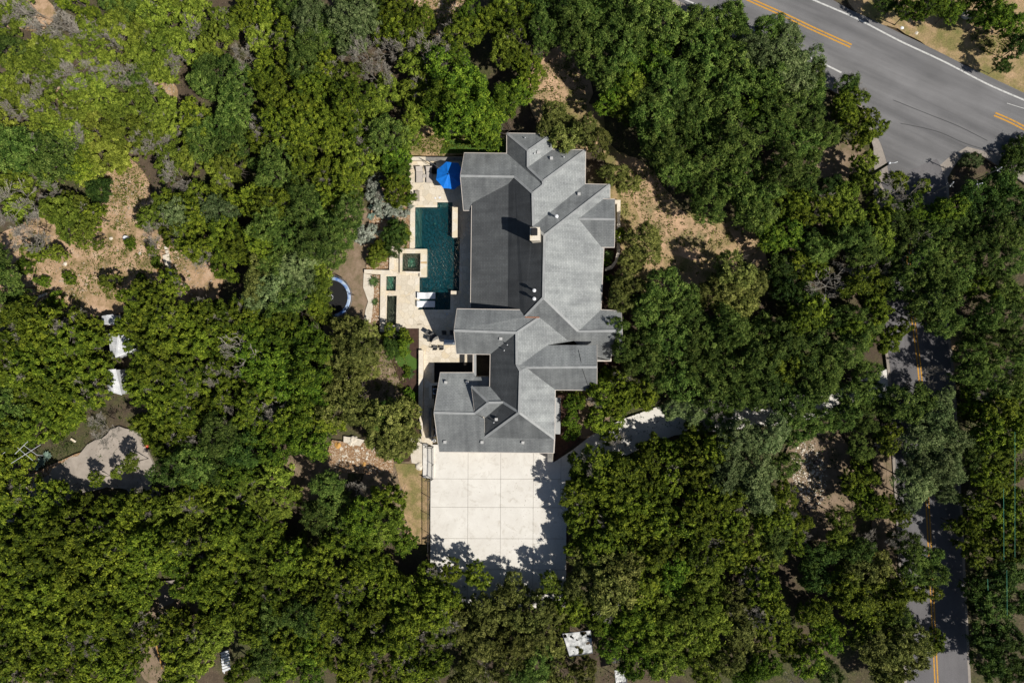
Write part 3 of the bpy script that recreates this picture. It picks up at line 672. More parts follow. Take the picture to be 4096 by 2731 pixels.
# walls
def wing(x0, x1, y0, y1, ze, zr=None, axis='x', name="wall"):
    m = MB()
    if x0 > x1: x0, x1 = x1, x0
    if y0 > y1: y0, y1 = y1, y0
    if zr is None:
        m.box(((x0 + x1) / 2, (y0 + y1) / 2, ze / 2), (x1 - x0, y1 - y0, ze))
    elif axis == 'x':
        ym = (y0 + y1) / 2; pr = [(y0, 0), (y1, 0), (y1, ze), (ym, zr), (y0, ze)]
        m.add([(x, y, z) for x in (x0, x1) for y, z in pr], [(4, 3, 2, 1, 0), (5, 6, 7, 8, 9)] + [(i, (i + 1) % 5, 5 + (i + 1) % 5, 5 + i) for i in range(5)])
    return at(m.build(name, M_LIME), house)
g = lambda k: RW[k]
I = .5
wing(g('a10').x + I, g('a8').x, g('a16').y + I, g('a10').y - I, 3.2, g('a13').z - .45)
wing(g('a1').x + I, g('a5').x - I, g('a1').y - I, g('a8').y, 3.2)
wing(g('a4').x, g('a6').x - I, g('a6').y - I, g('a20').y, 3.3)
wing(g('a22').x + I, g('a30').x - I, g('b4').y, g('a22').y, 3.3)
wing(g('a18').x, g('a19').x - I, g('a19').y - I, g('a29').y + I, 3.2)
wing(g('a26').x, g('a27').x - I, g('a28').y + I, g('a25').y - I, 3.3, g('a27').z - .45)
wing(g('b18').x + I, g('b24').x, g('b23').y + I, g('b18').y - I, 4.3, g('b20').z - .45)
wing(g('b8').x, g('b11').x - I, g('b12').y + I, g('b10').y - I, 3.1, g('b11').z - .45)
wing(g('b24').x, g('b28').x - I, g('b29').y + I, g('b16').y - I, 4.2, g('b28').z - .45)
wing(g('b22').x + I, g('b36').x - I, g('b36').y + I, g('b22').y, 4.0)
wing(g('b40').x + I + .3, g('b34').x, g('b43').y + I, g('b41').y - I, 2.7, g('b40').z - .5)
wing(g('b34').x + .25, g('b36').x - I, g('b35').y + .2, g('b34').y, 4.0)
wing(g('b34').x, g('b44').x - I, g('b44').y + I, g('b36').y, 2.8)
wing(g('b38').x + .25, g('b34').x + .3, g('b39').y + .5, g('b38').y - .25, 4.3)
# side shed roof and gutter ledge
m = MB(); q = [W(*fB(1393, 985), 3.3), W(*fB(1440, 985), 2.9), W(*fB(1436, 1313), 2.9), W(*fB(1390, 1311), 3.3)]
m.add([tuple(p) for p in q] + [(p.x, p.y, p.z - .15) for p in q], [(3, 2, 1, 0), (4, 5, 6, 7), (0, 1, 5, 4), (1, 2, 6, 5), (2, 3, 7, 6), (3, 0, 4, 7)])
at(m.build("lean_to_roof", M_RIDGE), house)
m = MB(); p = WL(fB, [(659,597),(681,597),(681,803),(659,803)], 3.0); m.slab([(v.x, v.y) for v in p], z0=2.75, z1=3.0, bottom=True)
at(m.build("flat_roof", M_RIDGE), house)
m = MB(); m.bar(W(*fB(656, 597), 3.02), W(*fB(656, 762), 3.02), .1, .2); at(m.build("gutter", M_CREAM), house)
# copper saddle
m = MB(); m.bar(W(*fB(1122, 265), 6.42), W(*fB(1248, 268), 6.42), .14, .06); at(m.build("flashing", plain("copper flashing", (.36, .17, .10), .6, .2)), house)
# chimney
zt = 9.6; cq = [W(*fA(x, y), zt) for x, y in ((1168,922),(1247,922),(1250,1030),(1172,1030))]
cc = sum(cq, Vector()) / 4; cw = (cq[1] - cq[0]).length; ch = (cq[0] - cq[3]).length
chim = at(MB().box((cc.x, cc.y, (5.2 + zt) / 2), (cw, ch, zt - 5.2), bev=.03).build("chimney", M_LIME), house)
k = MB().box((cc.x, cc.y, zt + .04), (cw + .14, ch + .14, .1), bev=.02).build("chimney_cap", M_CAP, chim)
k = MB().box((cc.x - .05, cc.y + .2, zt + .24), (.75, .85, .3), bev=.04).build("flue_cover", M_BLK, chim)
M_VENT = plain("pale grey vent paint", (.50, .50, .49), .6)
def on_roof(f, x, y):
    px, py = f(x, y); best = None
    o = Vector((0, 0, CAM_H)); d = W(px, py, 0) - o
    from mathutils.geometry import intersect_ray_tri
    for s in RF.values():
        P = [RW[k] for k in s.split()]
        for t in tessellate_polygon([[Vector((p.x, p.y, 0)) for p in P]]):
            h = intersect_ray_tri(P[t[0]], P[t[1]], P[t[2]], d, o, True)
            if h and (best is None or h.z > best.z): best = h.copy()
    return best or W(px, py, 4)
for f, x, y in ((fA,1240,250),(fA,1358,303),(fA,1605,622),(fB,905,458),(fB,413,848),(fB,606,850),(fB,405,1380),(fB,737,1382),(fB,1103,1385),(fB,865,1178)):
    p = on_roof(f, x, y); m = MB().box(p + Vector((0, 0, .12)), (.34, .34, .3), bev=.05); m.box(p + Vector((0, 0, .28)), (.37, .37, .04), bev=.01)
    at(m.build("roof_vent", M_VENT), house)
for f, x, y, h in ((fA,1122,120,.3),(fA,1205,262,.3),(fA,1470,292,.3),(fA,1408,830,1.0),(fA,1210,1487,1.0),(fA,1210,1561,1.0),(fB,965,512,.45),(fB,937,562,.45),(fB,845,1205,.5)):
    p = on_roof(f, x, y); rr = .2 if h > .9 else .07; m = MB().lathe([(rr * .6, -.3), (rr * .6, h - .18), (rr * 1.1, h - .15), (rr * 1.1, h), (rr * .5, h + .06)], p, 12)
    at(m.build("vent_pipe", M_WHT if h > .9 else M_TIN), house)
cb = [on_roof(fB, x, y) + Vector((0, 0, .05)) for x, y in ((1592, 500), (1600, 560), (1620, 650), (1632, 720), (1655, 790), (1680, 860), (1700, 912))]
at(MB().tube(cb, .022, 5).build("roof_cable", M_BLK), house)
# a few openings on the outer walls
def opening(x, y, w, h, z, nx, ny, kind):
    c = Vector((x, y, z)); n = Vector((nx, ny, 0)); d = (w, .08, h) if ny else (.08, w, h)
    m = MB().box(c + n * .05, (d[0] + (.2 if ny else 0), d[1] + (0 if ny else .2), h + .2)); o = at(m.build("window" if kind == 'w' else "garage_door", M_CREAM), house)
    k = MB().box(c + n * .1, d).build("pane" if kind == 'w' else "door_panel", M_GLASS if kind == 'w' else M_DOORW, o)
ys = g('b44').y + I
for i in range(3): opening(g('b43').x + 3.4 + i * 3.9, ys, 2.9, 2.2, 1.25, 0, -1, 'd')
xw = g('a22').x + I
for i in range(5): opening(xw, g('a22').y - 2.2 - i * 3.1, 1.9, 2.2, 1.5, -1, 0, 'w')
xe = g('a30').x - I
for i in range(4): opening(xe, g('a30').y - 1.6 - i * 2.4, 1.4, 1.7, 1.6, 1, 0, 'w')
opening(g('b18').x + I, (g('b18').y + g('b23').y) / 2, 2.2, 2.2, 1.7, -1, 0, 'w')
opening(g('a10').x + I, (g('a10').y + g('a16').y) / 2, 2.4, 1.8, 1.7, -1, 0, 'w')
opening(g('b28').x - I, (g('b29').y + g('b16').y) / 2, 2.2, 2.0, 1.7, 1, 0, 'w')
rwall("stone_pillar", [(1322,1486),(1368,1486),(1366,1560),(1322,1560)], .1, 2.4, "cream stone gate pillar at the garage's lower right corner", "pillar", fB, cap=M_GREYCAP)
# ================================================================ OBJECTS
# parasol
c0 = W(*fC(1388, 305), 3.1)
um = thing("parasol", (c0.x, c0.y, DECK_Z), "bright blue octagonal parasol open over the terrace beside the roof", "parasol")
rv = [(1365,148),(1448,157),(1520,165),(1592,245),(1560,430),(1462,496),(1325,480),(1236,372),(1250,238)]
ring = [(1365,148),(1512,160),(1580,262),(1560,425),(1462,496),(1325,480),(1236,372),(1252,240)]
rp = [W(*fC(x, y), 2.35) for x, y in ring]
m = MB(); n = len(rp)
for i in range(n):
    a, b = rp[i], rp[(i + 1) % n]; mid = (a + b) / 2 + (c0 - (a + b) / 2) * .03; mid.z -= .0
    h = c0.lerp((a + b) / 2, .5) - Vector((0, 0, .05))
    vs = [c0, a, mid, b, h, c0.lerp(a, .5), c0.lerp(b, .5)]
    for q in vs: pass
    lo = [v - Vector((0, 0, .012)) for v in vs]
    fs = [(0, 5, 4), (5, 1, 2, 4), (4, 2, 3, 6), (0, 4, 6)]
    m.add(vs, fs); m.add(lo, [f[::-1] for f in fs])
    m.add([a, mid, b, a - Vector((0, 0, .14)), mid - Vector((0, 0, .12)), b - Vector((0, 0, .14))], [(0, 3, 4, 1), (1, 4, 5, 2)])
at(m.build("canopy", M_BLUE), um)
for i in range(n): at(MB().bar(c0 - Vector((0, 0, .1)), rp[i] - Vector((0, 0, .05)), .025).build("rib", M_GREY), um)
pb = W(*fC(1200, 200), DECK_Z); pt = Vector((pb.x, pb.y, 3.1))
at(MB().tube([pb, pt], .045, 8).build("pole", M_GREY), um)
at(MB().tube([pt, pt.lerp(c0, .35) + Vector((0, 0, .12)), pt.lerp(c0, .62) + Vector((0, 0, .08))], .03, 6).build("arm", M_GREY), um)
at(MB().lathe([(.05, -.1), (.09, 0), (.05, .12)], c0, 10).build("finial", M_BLK), um)
at(MB().box(pb + Vector((0, 0, .05)), (.8, .8, .1), bev=.02).build("base", M_BLK), um)

# cushioned loungers on the terrace
def cushion_lounger(f, x0, y0, x1, y1, label, head='top', cm=None, fm=None, back=.32, z=DECK_Z, grp=None, name="sun_lounger"):
    cm = cm or M_TAUPE; fm = fm or M_GREY
    P = [W(*f(x, y), z + .35) for x, y in ((x0, y0), (x1, y0), (x1, y1), (x0, y1))]
    c = sum(P, Vector()) / 4; w = (P[1] - P[0]).length; l = (P[3] - P[0]).length
    ax = 0.0
    if w > l: w, l = l, w; ax = R(90)
    if head == 'left': ax = R(90)
    t = thing(name, (c.x, c.y, z), label, "sun lounger", grp, ax)
    hl_ = l / 2; hb = hl_ - l * .34
    m = MB().box((0, -(l * .17), .28), (w, l * .66, .09), bev=.03); m.build("seat_cushion", cm, t)
    a = math.atan2(back, l * .34); M = Matrix.Rotation(a, 4, 'X')
    m = MB().box((0, hb + l * .17, .28 + back / 2 + .02), (w, l * .36, .09), M=M, bev=.03); m.build("back_cushion", cm, t)
    m = MB().bar((-w / 2 - .03, -hl_, .22), (-w / 2 - .03, hl_, .22), .05); m.bar((w / 2 + .03, -hl_, .22), (w / 2 + .03, hl_, .22), .05)
    for y in (-hl_, 0, hl_ - .03): m.bar((-w / 2, y, .22), (w / 2, y, .22), .05)
    m.build("frame", fm, t)
    for sx in (-1, 1):
        for sy in (-1, 1): MB().bar((sx * (w / 2 + .01), sy * (hl_ - .2), 0), (sx * (w / 2 + .01), sy * (hl_ - .2), .21), .05).build("leg", fm, t)
    return t
cushion_lounger(fC, 985, 208, 1068, 405, "taupe cushioned lounger standing leftmost on the terrace")
cushion_lounger(fC, 1112, 208, 1190, 405, "taupe cushioned lounger half in the shadow of the blue parasol")
def table(f, x, y, w, d, h, label, mat, cat="side table", z=DECK_Z, name="side_table"):
    c = W(*f(x, y), z + h); t = thing(name, (c.x, c.y, z), label, cat)
    MB().box((0, 0, h - .02), (w, d, .04), bev=.01).build("table_top", mat, t)
    for sx in (-1, 1):
        for sy in (-1, 1): MB().bar((sx * (w / 2 - .04), sy * (d / 2 - .04), 0), (sx * (w / 2 - .04), sy * (d / 2 - .04), h - .04), .04).build("leg", mat, t)
    return t
table(fC, 1089, 327, .42, .42, .4, "small square taupe side table between the two cushioned loungers", M_TAUPE)
b = table(fC, 1000, 577, .66, 1.45, .42, "grey slatted wooden bench on the left edge of the terrace", M_TEAK, "bench", name="bench")
for i in range(9): MB().box((-.28 + i * .07, 0, .435), (.045, 1.4, .02)).build("slat", M_TEAK, b)
# dark lounge chair under the parasol
def sling_chair(f, x, y, rz, label, grp=None, z=DECK_Z, w=.56, mat=None, seat_h=.43):
    c = W(*f(x, y), z + seat_h); t = thing("patio_chair", (c.x, c.y, z), label, "chair", grp, rz)
    mat = mat or M_SLING
    MB().box((0, 0, seat_h), (w, .52, .04), bev=.012).build("seat", mat, t)
    M = Matrix.Rotation(R(-12), 4, 'X'); MB().box((0, .32, seat_h + .28), (w, .035, .55), M=M, bev=.01).build("backrest", mat, t)
    for s in (-1, 1):
        m = MB().tube([(s * w / 2, -.27, 0), (s * w / 2, -.27, seat_h + .22), (s * w / 2, .30, seat_h + .24)], .018, 6); m.build("armrest", M_BLK, t)
        MB().tube([(s * w / 2, .26, seat_h + .5), (s * w / 2, .24, seat_h), (s * w / 2, .3, 0)], .018, 6).build("leg", M_BLK, t)
        MB().tube([(s * w / 2, -.27, seat_h - .02), (s * w / 2, .26, seat_h - .02)], .016, 6).build("side_rail", M_BLK, t)
    return t
sling_chair(fC, 1222, 268, R(90), "black lounge chair tucked under the left edge of the parasol", w=.75, mat=M_BLKFAB, seat_h=.35)
sling_chair(fD, 1225, 1062, R(180), "dark sling chair below the bar, the left one of the pair", mat=M_SLING)
sling_chair(fD, 1306, 1060, R(180), "dark sling chair below the bar, directly beneath the grill", mat=M_SLING)
sling_chair(fD, 1172, 963, R(80), "dark sling chair at the rounded left end of the bar")
sling_chair(fD, 1208, 918, R(35), "sunlit topped sling chair nearest the bar's upper left curve")
sling_chair(fD, 1148, 888, R(55), "sling chair standing farthest from the bar toward the pool")
sling_chair(fD, 1340, 888, R(0), "shaded sling chair above the bar, the left one near the house")
sling_chair(fD, 1440, 885, R(0), "shaded sling chair above the bar, tucked against the eave")
# bar with grill
bp = [(1178,1030),(1180,1000),(1196,965),(1225,938),(1262,922),(1310,914),(1480,914),(1480,1035),(1335,1034)]
P = WL(fD, bp, DECK_Z + 1.0); c = sum(P, Vector()) / len(P)
bar = thing("outdoor_bar", (c.x, c.y, DECK_Z), "curved cream stone outdoor kitchen bar jutting from the house", "bar counter")
ins = [(c.x + (q.x - c.x) * .9, c.y + (q.y - c.y) * .88) for q in P]
at(MB().slab(ins, z0=DECK_Z, z1=DECK_Z + .95).build("counter_body", M_LIME), bar)
at(MB().slab([(q.x, q.y) for q in P], z0=DECK_Z + .95, z1=DECK_Z + 1.0, bottom=True).build("counter_top", M_CAP), bar)
up = WL(fD, [(1186,990),(1200,960),(1228,934),(1265,918),(1310,909),(1480,909),(1480,955),(1325,955),(1250,960)], DECK_Z + 1.18)
at(MB().slab([(q.x, q.y) for q in up], z0=DECK_Z + 1.0, z1=DECK_Z + 1.18).build("raised_ledge", M_GREYCAP), bar)
gc = W(*fD(1402, 997), DECK_Z + 1.25); gr = thing("grill", (gc.x, gc.y, DECK_Z + 1.0), "stainless steel grill set in the stone bar top", "grill")
MB().box((0, 0, .06), (1.5, .78, .12), bev=.02).build("housing", M_STEEL, gr)
m = MB(); prof = [(.34 * math.cos(a), .26 * math.sin(a)) for a in [math.pi * i / 8 for i in range(9)]]
m.add([(x, y, .12 + z) for x in (-.52, .52) for y, z in prof], [(i, i + 1, 10 + i, 9 + i) for i in range(8)] + [tuple(range(9))[::-1], tuple(range(9, 18))])
m.build("lid", M_STEEL, gr, smooth=False); MB().tube([(-.4, -.36, .3), (.4, -.36, .3)], .02, 6).build("handle", M_BLK, gr)
# in-pool chaises
def chaise(x0, y0, x1, y1, label):
    z = -.1; P = [W(*fD(x, y), .35) for x, y in ((x0, y0), (x1, y0), (x1, y1), (x0, y1))]
    c = sum(P, Vector()) / 4; l = (P[1] - P[0]).length; w = (P[3] - P[0]).length
    t = thing("pool_chaise", (c.x, c.y, z), label, "sun lounger")
    prof = [(-.5, .85), (-.36, .60), (-.22, .38), (-.08, .33), (.06, .42), (.18, .50), (.30, .46), (.42, .38), (.5, .34)]
    m = MB(); n = len(prof)
    for s, dz in ((0, 0), (1, -.09)): m.add([(u * l, v * w / 2, z2 + dz) for v in (-1, 1) for u, z2 in prof], [((i, i + 1, n + i + 1, n + i) if not s else (i, n + i, n + i + 1, i + 1)) for i in range(n - 1)])
    for v in (-1, 1): m.add([(u * l, v * w / 2, z2 + d) for d in (0, -.09) for u, z2 in prof], [((i, n + i, n + i + 1, i + 1) if v < 0 else (i, i + 1, n + i + 1, n + i)) for i in range(n - 1)])
    m.build("sling_bed", M_WHT, t, smooth=True)
    for u in (-.3, .25): MB().box((u * l, 0, .17), (.3, w * .8, .34), bev=.03).build("base", M_WHT, t)
    MB().box((-.40 * l, 0, .76), (.28, w * .8, .08), bev=.03, M=Matrix.Rotation(R(48), 4, 'Y')).build("headrest", M_WHT, t)
chaise(1010, 376, 1225, 455, "white moulded chaise standing in the pool shallows, upper of two")
chaise(1006, 482, 1220, 560, "white moulded chaise in the pool shallows, lower and half shaded")
def disc(name, f, x, y, r, h, mat, label, cat, z=DECK_Z):
    c = W(*f(x, y), z); o = MB().lathe([(r, -.04), (r, h * .6), (r * .85, h), (r * .3, h)], (0, 0, 0), 20).build(name, mat); o.location = c
    return tag(o, label, cat)
disc("skimmer_lid", fC, 1226, 604, .125, .015, M_WHT, "round white skimmer lid in the flagstones, left of two", "lid")
disc("skimmer_lid", fC, 1283, 599, .16, .015, M_WHT, "larger round white skimmer lid in the sunny flagstones", "lid")
disc("drain_lid", fD, 1375, 646, .14, .015, M_TIN, "pale round drain lid in the shaded patio near the house", "lid")
disc("bucket", fO, 293, 548, .42, .55, M_WHT, "round white bucket on the rocky left clearing", "bucket", 0.1)
for x, y, lab in ((1030, 776, "thin brown metal rod lying on the flagstones"),):
    o = MB().tube([W(*fD(1000, 777), DECK_Z + .04), W(*fD(1055, 775), DECK_Z + .04)], .03, 6).build("garden_rod", M_DOORW); tag(o, lab, "rod")
# AC unit and pool plant
c = W(*fE(1152, 468), .9); ac = thing("air_conditioner", (c.x, c.y, .2), "pale blue grey air conditioner unit behind the corner wall", "air conditioner")
MB().box((0, 0, .45), (.85, .85, .9), bev=.06).build("housing", M_STEEL, ac)
MB().lathe([(.34, .9), (.34, .93), (.30, .94)], (0, 0, 0), 20).build("fan_grille", M_BLK, ac)
pp = thing("pool_pump", W(*fE(1135, 900), .2), "tangle of white pool pipes and a pump behind the straight wall", "pool equipment")
rel = lambda x, y, z: W(*fE(x, y), z)
m = MB()
m.tube([rel(1112, 680, .5), rel(1115, 760, .55), rel(1113, 860, .6), rel(1122, 900, .6)], .05, 6)
m.tube([rel(1122, 900, .6), rel(1145, 905, .7), rel(1150, 950, .7), rel(1128, 990, .6)], .06, 6)
m.tube([rel(1140, 1000, .6), rel(1150, 1040, .6), rel(1122, 1048, .5)], .05, 6)
at(m.build("pipe", M_WHT), pp)
for x, y, h, r in ((1112, 720, .6, .1), (1112, 972, .8, .13), (1122, 1015, .7, .2)):
    at(MB().lathe([(r, 0), (r, h * .8), (r * .6, h)], W(*fE(x, y), .2), 12).build("filter_tank", M_WHT), pp)

# iron fences
def iron_fence(name, f, pts, h, label, z=.2, pitch=.14, post=2.4):
    P = WL(f, pts, z); t = thing(name, tuple(P[0]), label, "fence"); m = MB()
    rails = MB(); posts = []
    for a, b in zip(P, P[1:]):
        L_ = (b - a).length; k = max(1, int(L_ / pitch))
        for zz in (.12, h - .12, h): rails.bar(a + Vector((0, 0, zz)), b + Vector((0, 0, zz)), .035)
        for i in range(k + 1):
            q = a.lerp(b, i / k); m.bar(q, q + Vector((0, 0, h)), .018)
        n = max(1, round(L_ / post))
        for i in range(n + 1): posts.append(a.lerp(b, i / n))
    at(rails.build("rail", M_BLK), t); at(m.build("pickets", M_BLK), t)
    for q in posts: at(MB().bar(q, q + Vector((0, 0, h + .08)), .06).build("post", M_BLK), t)
    return t
iron_fence("iron_fence", fF, [(612, 168), (612, 790)], 1.5, "black iron picket fence along the driveway's left edge")
iron_fence("iron_railing", fE, [(1045, 1095), (1125, 1105), (1128, 1300), (1122, 1465), (1050, 1470)], 1.25, "black iron railing round the walkway landing at the garage's lower left corner")
iron_fence("iron_fence", fO, [(1166, 285), (1176, 303)], 1.3, "short rusty fence end above the roof's top left corner", z=.05)
o = rwall("walkway_landing", [(1003,1062),(1058,1066),(1055,1100),(1128,1102),(1125,1465),(1003,1455)], 0, .42, "pale concrete landing with railing beside the driveway's top left corner", "landing", fE, cap=M_CONC)

# trampoline
tc = W(1323, 1189, .95); TR = 2.85
tp = thing("trampoline", (tc.x, tc.y, 0), "round black trampoline with a blue pad, half under trees", "trampoline")
MB().lathe([(TR * .84, .93), (TR * .84, .95), (.05, .95)], (0, 0, 0), 40).build("jumping_mat", M_BLKFAB, tp)
m = MB(); n = 40
vs = []
for r, z in ((TR * .84, .94), (TR * .86, 1.0), (TR * .97, 1.0), (TR, .9)):
    for k in range(n): a = 2 * math.pi * k / n; vs.append((r * math.cos(a), r * math.sin(a), z))
m.add(vs, [(i * n + k, i * n + (k + 1) % n, (i + 1) * n + (k + 1) % n, (i + 1) * n + k)[::-1] for i in range(3) for k in range(n)])
m.build("spring_pad", M_PADBLUE, tp)
circ = [(TR * 1.06 * math.cos(2 * math.pi * k / n), TR * 1.06 * math.sin(2 * math.pi * k / n), .9) for k in range(n + 1)]
MB().tube(circ, .045, 6).build("frame", M_GREY, tp)
m = MB()
for k in range(72):
    a = 2 * math.pi * k / 72; m.bar((TR * math.cos(a), TR * math.sin(a), .9), (TR * 1.05 * math.cos(a), TR * 1.05 * math.sin(a), .9), .03)
tag(m.build("springs", M_GREY, tp))
for k in range(6):
    a = 2 * math.pi * (k + .1) / 6; MB().tube([(TR * 1.08 * math.cos(a), TR * 1.08 * math.sin(a), 0), (TR * 1.1 * math.cos(a), TR * 1.1 * math.sin(a), 2.5)], .04, 6).build("net_pole", M_BLK, tp)
    MB().tube([(TR * .98 * math.cos(a + .3), TR * .98 * math.sin(a + .3), .9), (TR * .98 * math.cos(a + .3), TR * .98 * math.sin(a + .3), 0)], .03, 6).build("leg", M_GREY, tp)
m = MB()
for k in range(10):
    a = 2 * math.pi * k / 10; m.box((.32 * math.cos(a), .32 * math.sin(a), .956), (.09, .09, .006), rz=a)
m.build("target_mark", M_WHT, tp)

# sheds of white tin on the left
def tin_roof(f, pts, zr, ze, label, ridge, name="tin_shed", cat="shed"):
    P = WL(f, pts, ze); c = sum(P, Vector()) / 4; t = thing(name, (c.x, c.y, 0), label, cat)
    r0, r1 = [W(*f(x, y), zr) for x, y in ridge]
    m = MB()
    for quad in ((P[0], r0, r1, P[3]), (r0, P[1], P[2], r1)):
        m.add([tuple(v) for v in quad] + [(v.x, v.y, v.z - .05) for v in quad], [(0, 1, 2, 3)[::-1], (4, 5, 6, 7), (0, 1, 5, 4), (1, 2, 6, 5), (2, 3, 7, 6), (3, 0, 4, 7)])
        for i in range(1, 14): m.bar(quad[0].lerp(quad[3], i / 14) + Vector((0, 0, .015)), quad[1].lerp(quad[2], i / 14) + Vector((0, 0, .015)), .035, .03)
    at(m.build("roof", M_TIN), t)
    at(MB().bar(r0 + Vector((0, 0, .05)), r1 + Vector((0, 0, .05)), .3, .06).build("ridge_cap", M_TIN), t)
    ins = [(c.x + (q.x - c.x) * .93, c.y + (q.y - c.y) * .93) for q in P]
    at(MB().slab(ins, z0=0, z1=ze - .08).build("wall", M_TIN), t)
sH = lambda x, y: (350 + x / 3.484, 1200 + y / 3.484)
tin_roof(sH, [(285,470),(700,500),(680,700),(330,820)], 2.9, 2.5, "white tin roofed shed among the left trees, upper of two", [(440,470),(400,800)])
tin_roof(sH, [(240,970),(395,960),(480,1325),(290,1270)], 2.9, 2.6, "white ribbed tin shed roof among the left trees, lower of two", [(330,965),(355,1290)])
tin_roof(sH, [(200,220),(350,200),(470,340),(200,340)], 1.9, 1.6, "small pale blue shed corner above the white tin roofs", [(270,210),(320,345)], "lean_to")
# green tarp frame
m = MB()
for a, b in (((1160,600),(1150,780)), ((1150,780),(1060,990)), ((1060,990),(1020,1040)), ((700,1150),(730,1300)), ((1160,600),(950,580))): m.bar(W(*sH(*a), 2.6), W(*sH(*b), 2.6), .16, .05)
gt = thing("green_shelter", W(*sH(1000, 850), 0), "green framed net shelter buried under the left trees", "shelter")
at(m.build("frame", M_TEAL), gt)
for a in ((1160,600),(1060,990),(730,1300)): at(MB().bar(W(*sH(*a), 0), W(*sH(*a), 2.6), .06).build("post", M_TEAL), gt)
ws = thing("washing_post", W(*sH(1250, 760), 0), "white pipe and rail standing right of the green shelter", "rail")
m = MB(); m.bar(W(*sH(1185, 758), 1.2), W(*sH(1255, 762), 1.2), .22, .1); m.bar(W(*sH(1258, 728), 1.3), W(*sH(1275, 860), 1.3), .08)
at(m.build("rail", M_WHT), ws); at(MB().bar(W(*sH(1258, 760), 0), W(*sH(1258, 760), 1.2), .08).build("post", M_WHT), ws)
# low walls, planks, rocks
def lowwall(f, pts, w, h, label, name="stone_edging", mat=M_PALEROCK, cat="low wall"):
    P = [W(*f(x, y), 0) for x, y in pts]; t = thing(name, tuple(P[0]), label, cat); m = MB(); rr = random.Random(5)
    for a, b in zip(P, P[1:]):
        k = max(2, int((b - a).length / .45))
        for i in range(k):
            q = a.lerp(b, (i + .5) / k); ang = math.atan2(b.y - a.y, b.x - a.x)
            m.box(q + Vector((rr.uniform(-.05, .05), rr.uniform(-.05, .05), h / 2)), (.42, w * rr.uniform(.8, 1.1), h * rr.uniform(.8, 1.1)), rz=ang + rr.uniform(-.1, .1), bev=.04)
    return at(m.build("stone_course", mat), t)
sZ = lambda x, y: (x / 1.7218, 910 + y / 1.7218)
lowwall(sZ, [(1150,130),(1175,250),(1190,350),(1212,450)], .45, .4, "dry stone edging running down the middle of the rocky left clearing")
lowwall(sZ, [(0,578),(140,535),(335,455)], .35, .3, "thin pale stone edging on the far left of the clearing")
def plank(f, pts, w, h, z, mat, label, cat, name):
    P = [W(*f(x, y), z) for x, y in pts]; o = MB().bar(P[0], P[1], w, h).build(name, mat); c = (P[0] + P[1]) / 2
    for v in o.data.vertices: v.co -= c
    o.location = c; return tag(o, label, cat)
plank(sZ, [(1135,190),(1155,258)], .55, .3, .3, M_CAP, "cream stone slab against the clearing's stone edging", "stone slab", "stone_slab")
plank(sZ, [(1085,292),(1105,296)], .55, .12, .15, M_ORNG, "small yellow board on the clearing floor", "board", "wooden_board")
sL = lambda x, y: (x / 3.36, 1650 + y / 3.36)
plank(sL, [(955,350),(1015,388)], .3, .15, .15, M_CAP, "short pale timber above the left dirt drive", "timber", "timber")
def blob(name, f, x, y, r, mat, label, cat, z=.1, seed=1, flat=.6, sc=(1, 1)):
    bm = bmesh.new(); bmesh.ops.create_icosphere(bm, subdivisions=3, radius=r)
    for v in bm.verts:
        v.co *= 1 + .35 * noise.noise(v.co * (1.3 / r) + Vector((seed * 3.1, 0, 0))); v.co.x *= sc[0]; v.co.y *= sc[1]; v.co.z *= flat
    me = bpy.data.meshes.new(name); bm.to_mesh(me); bm.free(); me.materials.append(mat)
    o = bpy.data.objects.new(name, me); COL.objects.link(o); o.location = W(*f(x, y), z); return tag(o, label, cat)
for i, (f, x, y, r, mt_, lab) in enumerate([(fE,340,1300,.45,M_ORNG,"small orange boulder in the gravel bed's shadow"),(fE,40,1085,.7,M_ORNG,"brown orange boulder at the gravel bed's left end"),
    (fE,968,1320,.8,M_PALEROCK,"large pale boulder beside the walkway landing"),(fE,215,1020,.7,M_PALEROCK,"pale boulder at the top edge of the orange gravel"),(fE,180,1066,.55,M_PALEROCK,"low white rock left of the pale boulder"),
    (fC,165,643,.3,M_RED,"small dark red rock on the dirt left of the agaves"),(sZ,450,250,.6,M_PALEROCK,"pale rock amid the rubble of the left clearing"),(sZ,490,345,.5,M_PALEROCK,"pale rock at the lower end of the clearing rubble"),
    (sZ,765,75,.5,M_PALEROCK,"light rock above the middle of the left clearing"),(sZ,965,178,.45,M_PALEROCK,"lone pale rock right of the clearing rubble"),(fG,675,148,.55,M_PALEROCK,"white rock at the stump clearing's left edge"),
    (fG,900,110,.5,M_PALEROCK,"pale rubble rock in the middle of the stump clearing"),(fG,870,170,.5,M_PALEROCK,"pale jagged rock lower in the stump clearing"),(sL,400,738,.4,M_ORNG,"orange rock above the left dirt drive's end"),
    (fK,1510,195,.35,M_WHT,"small white slab on the highway's right verge"),(fK,1610,232,.35,M_PALEROCK,"pale rock on the highway's right verge"),(fK,1950,105,.9,M_PALEROCK,"rusty pale boulder pile by the top right trees")]):
    blob("rock", f, x, y, r * (.5 if f in (sZ, fG) else .75), mt_, lab, "rock", seed=i)
for x, y, r, lab in ((920,50,.35,"dark tree stump in the upper stump clearing"),(950,300,.25,"small dark stump low in the stump clearing"),(860,355,.4,"grey stump at the clearing's lower left")):
    o = MB().lathe([(r * 1.3, 0), (r, .15), (r * .9, .45), (r * .3, .42)], (0, 0, 0), 12).build("tree_stump", M_BARK); o.location = W(*fG(x, y), .05); tag(o, lab, "stump")
tp_ = blob("toy_buggy", fO, 337, 1023, .35, M_RED, "small red and yellow toy at the left drive's end", "toy", z=.3, seed=4)
sx = blob("toy_seat", fO, 336.5, 1022, .15, M_ORNG, None, None, z=.62, seed=2)
sx.parent = tp_; sx.location = (0, 0, .25)
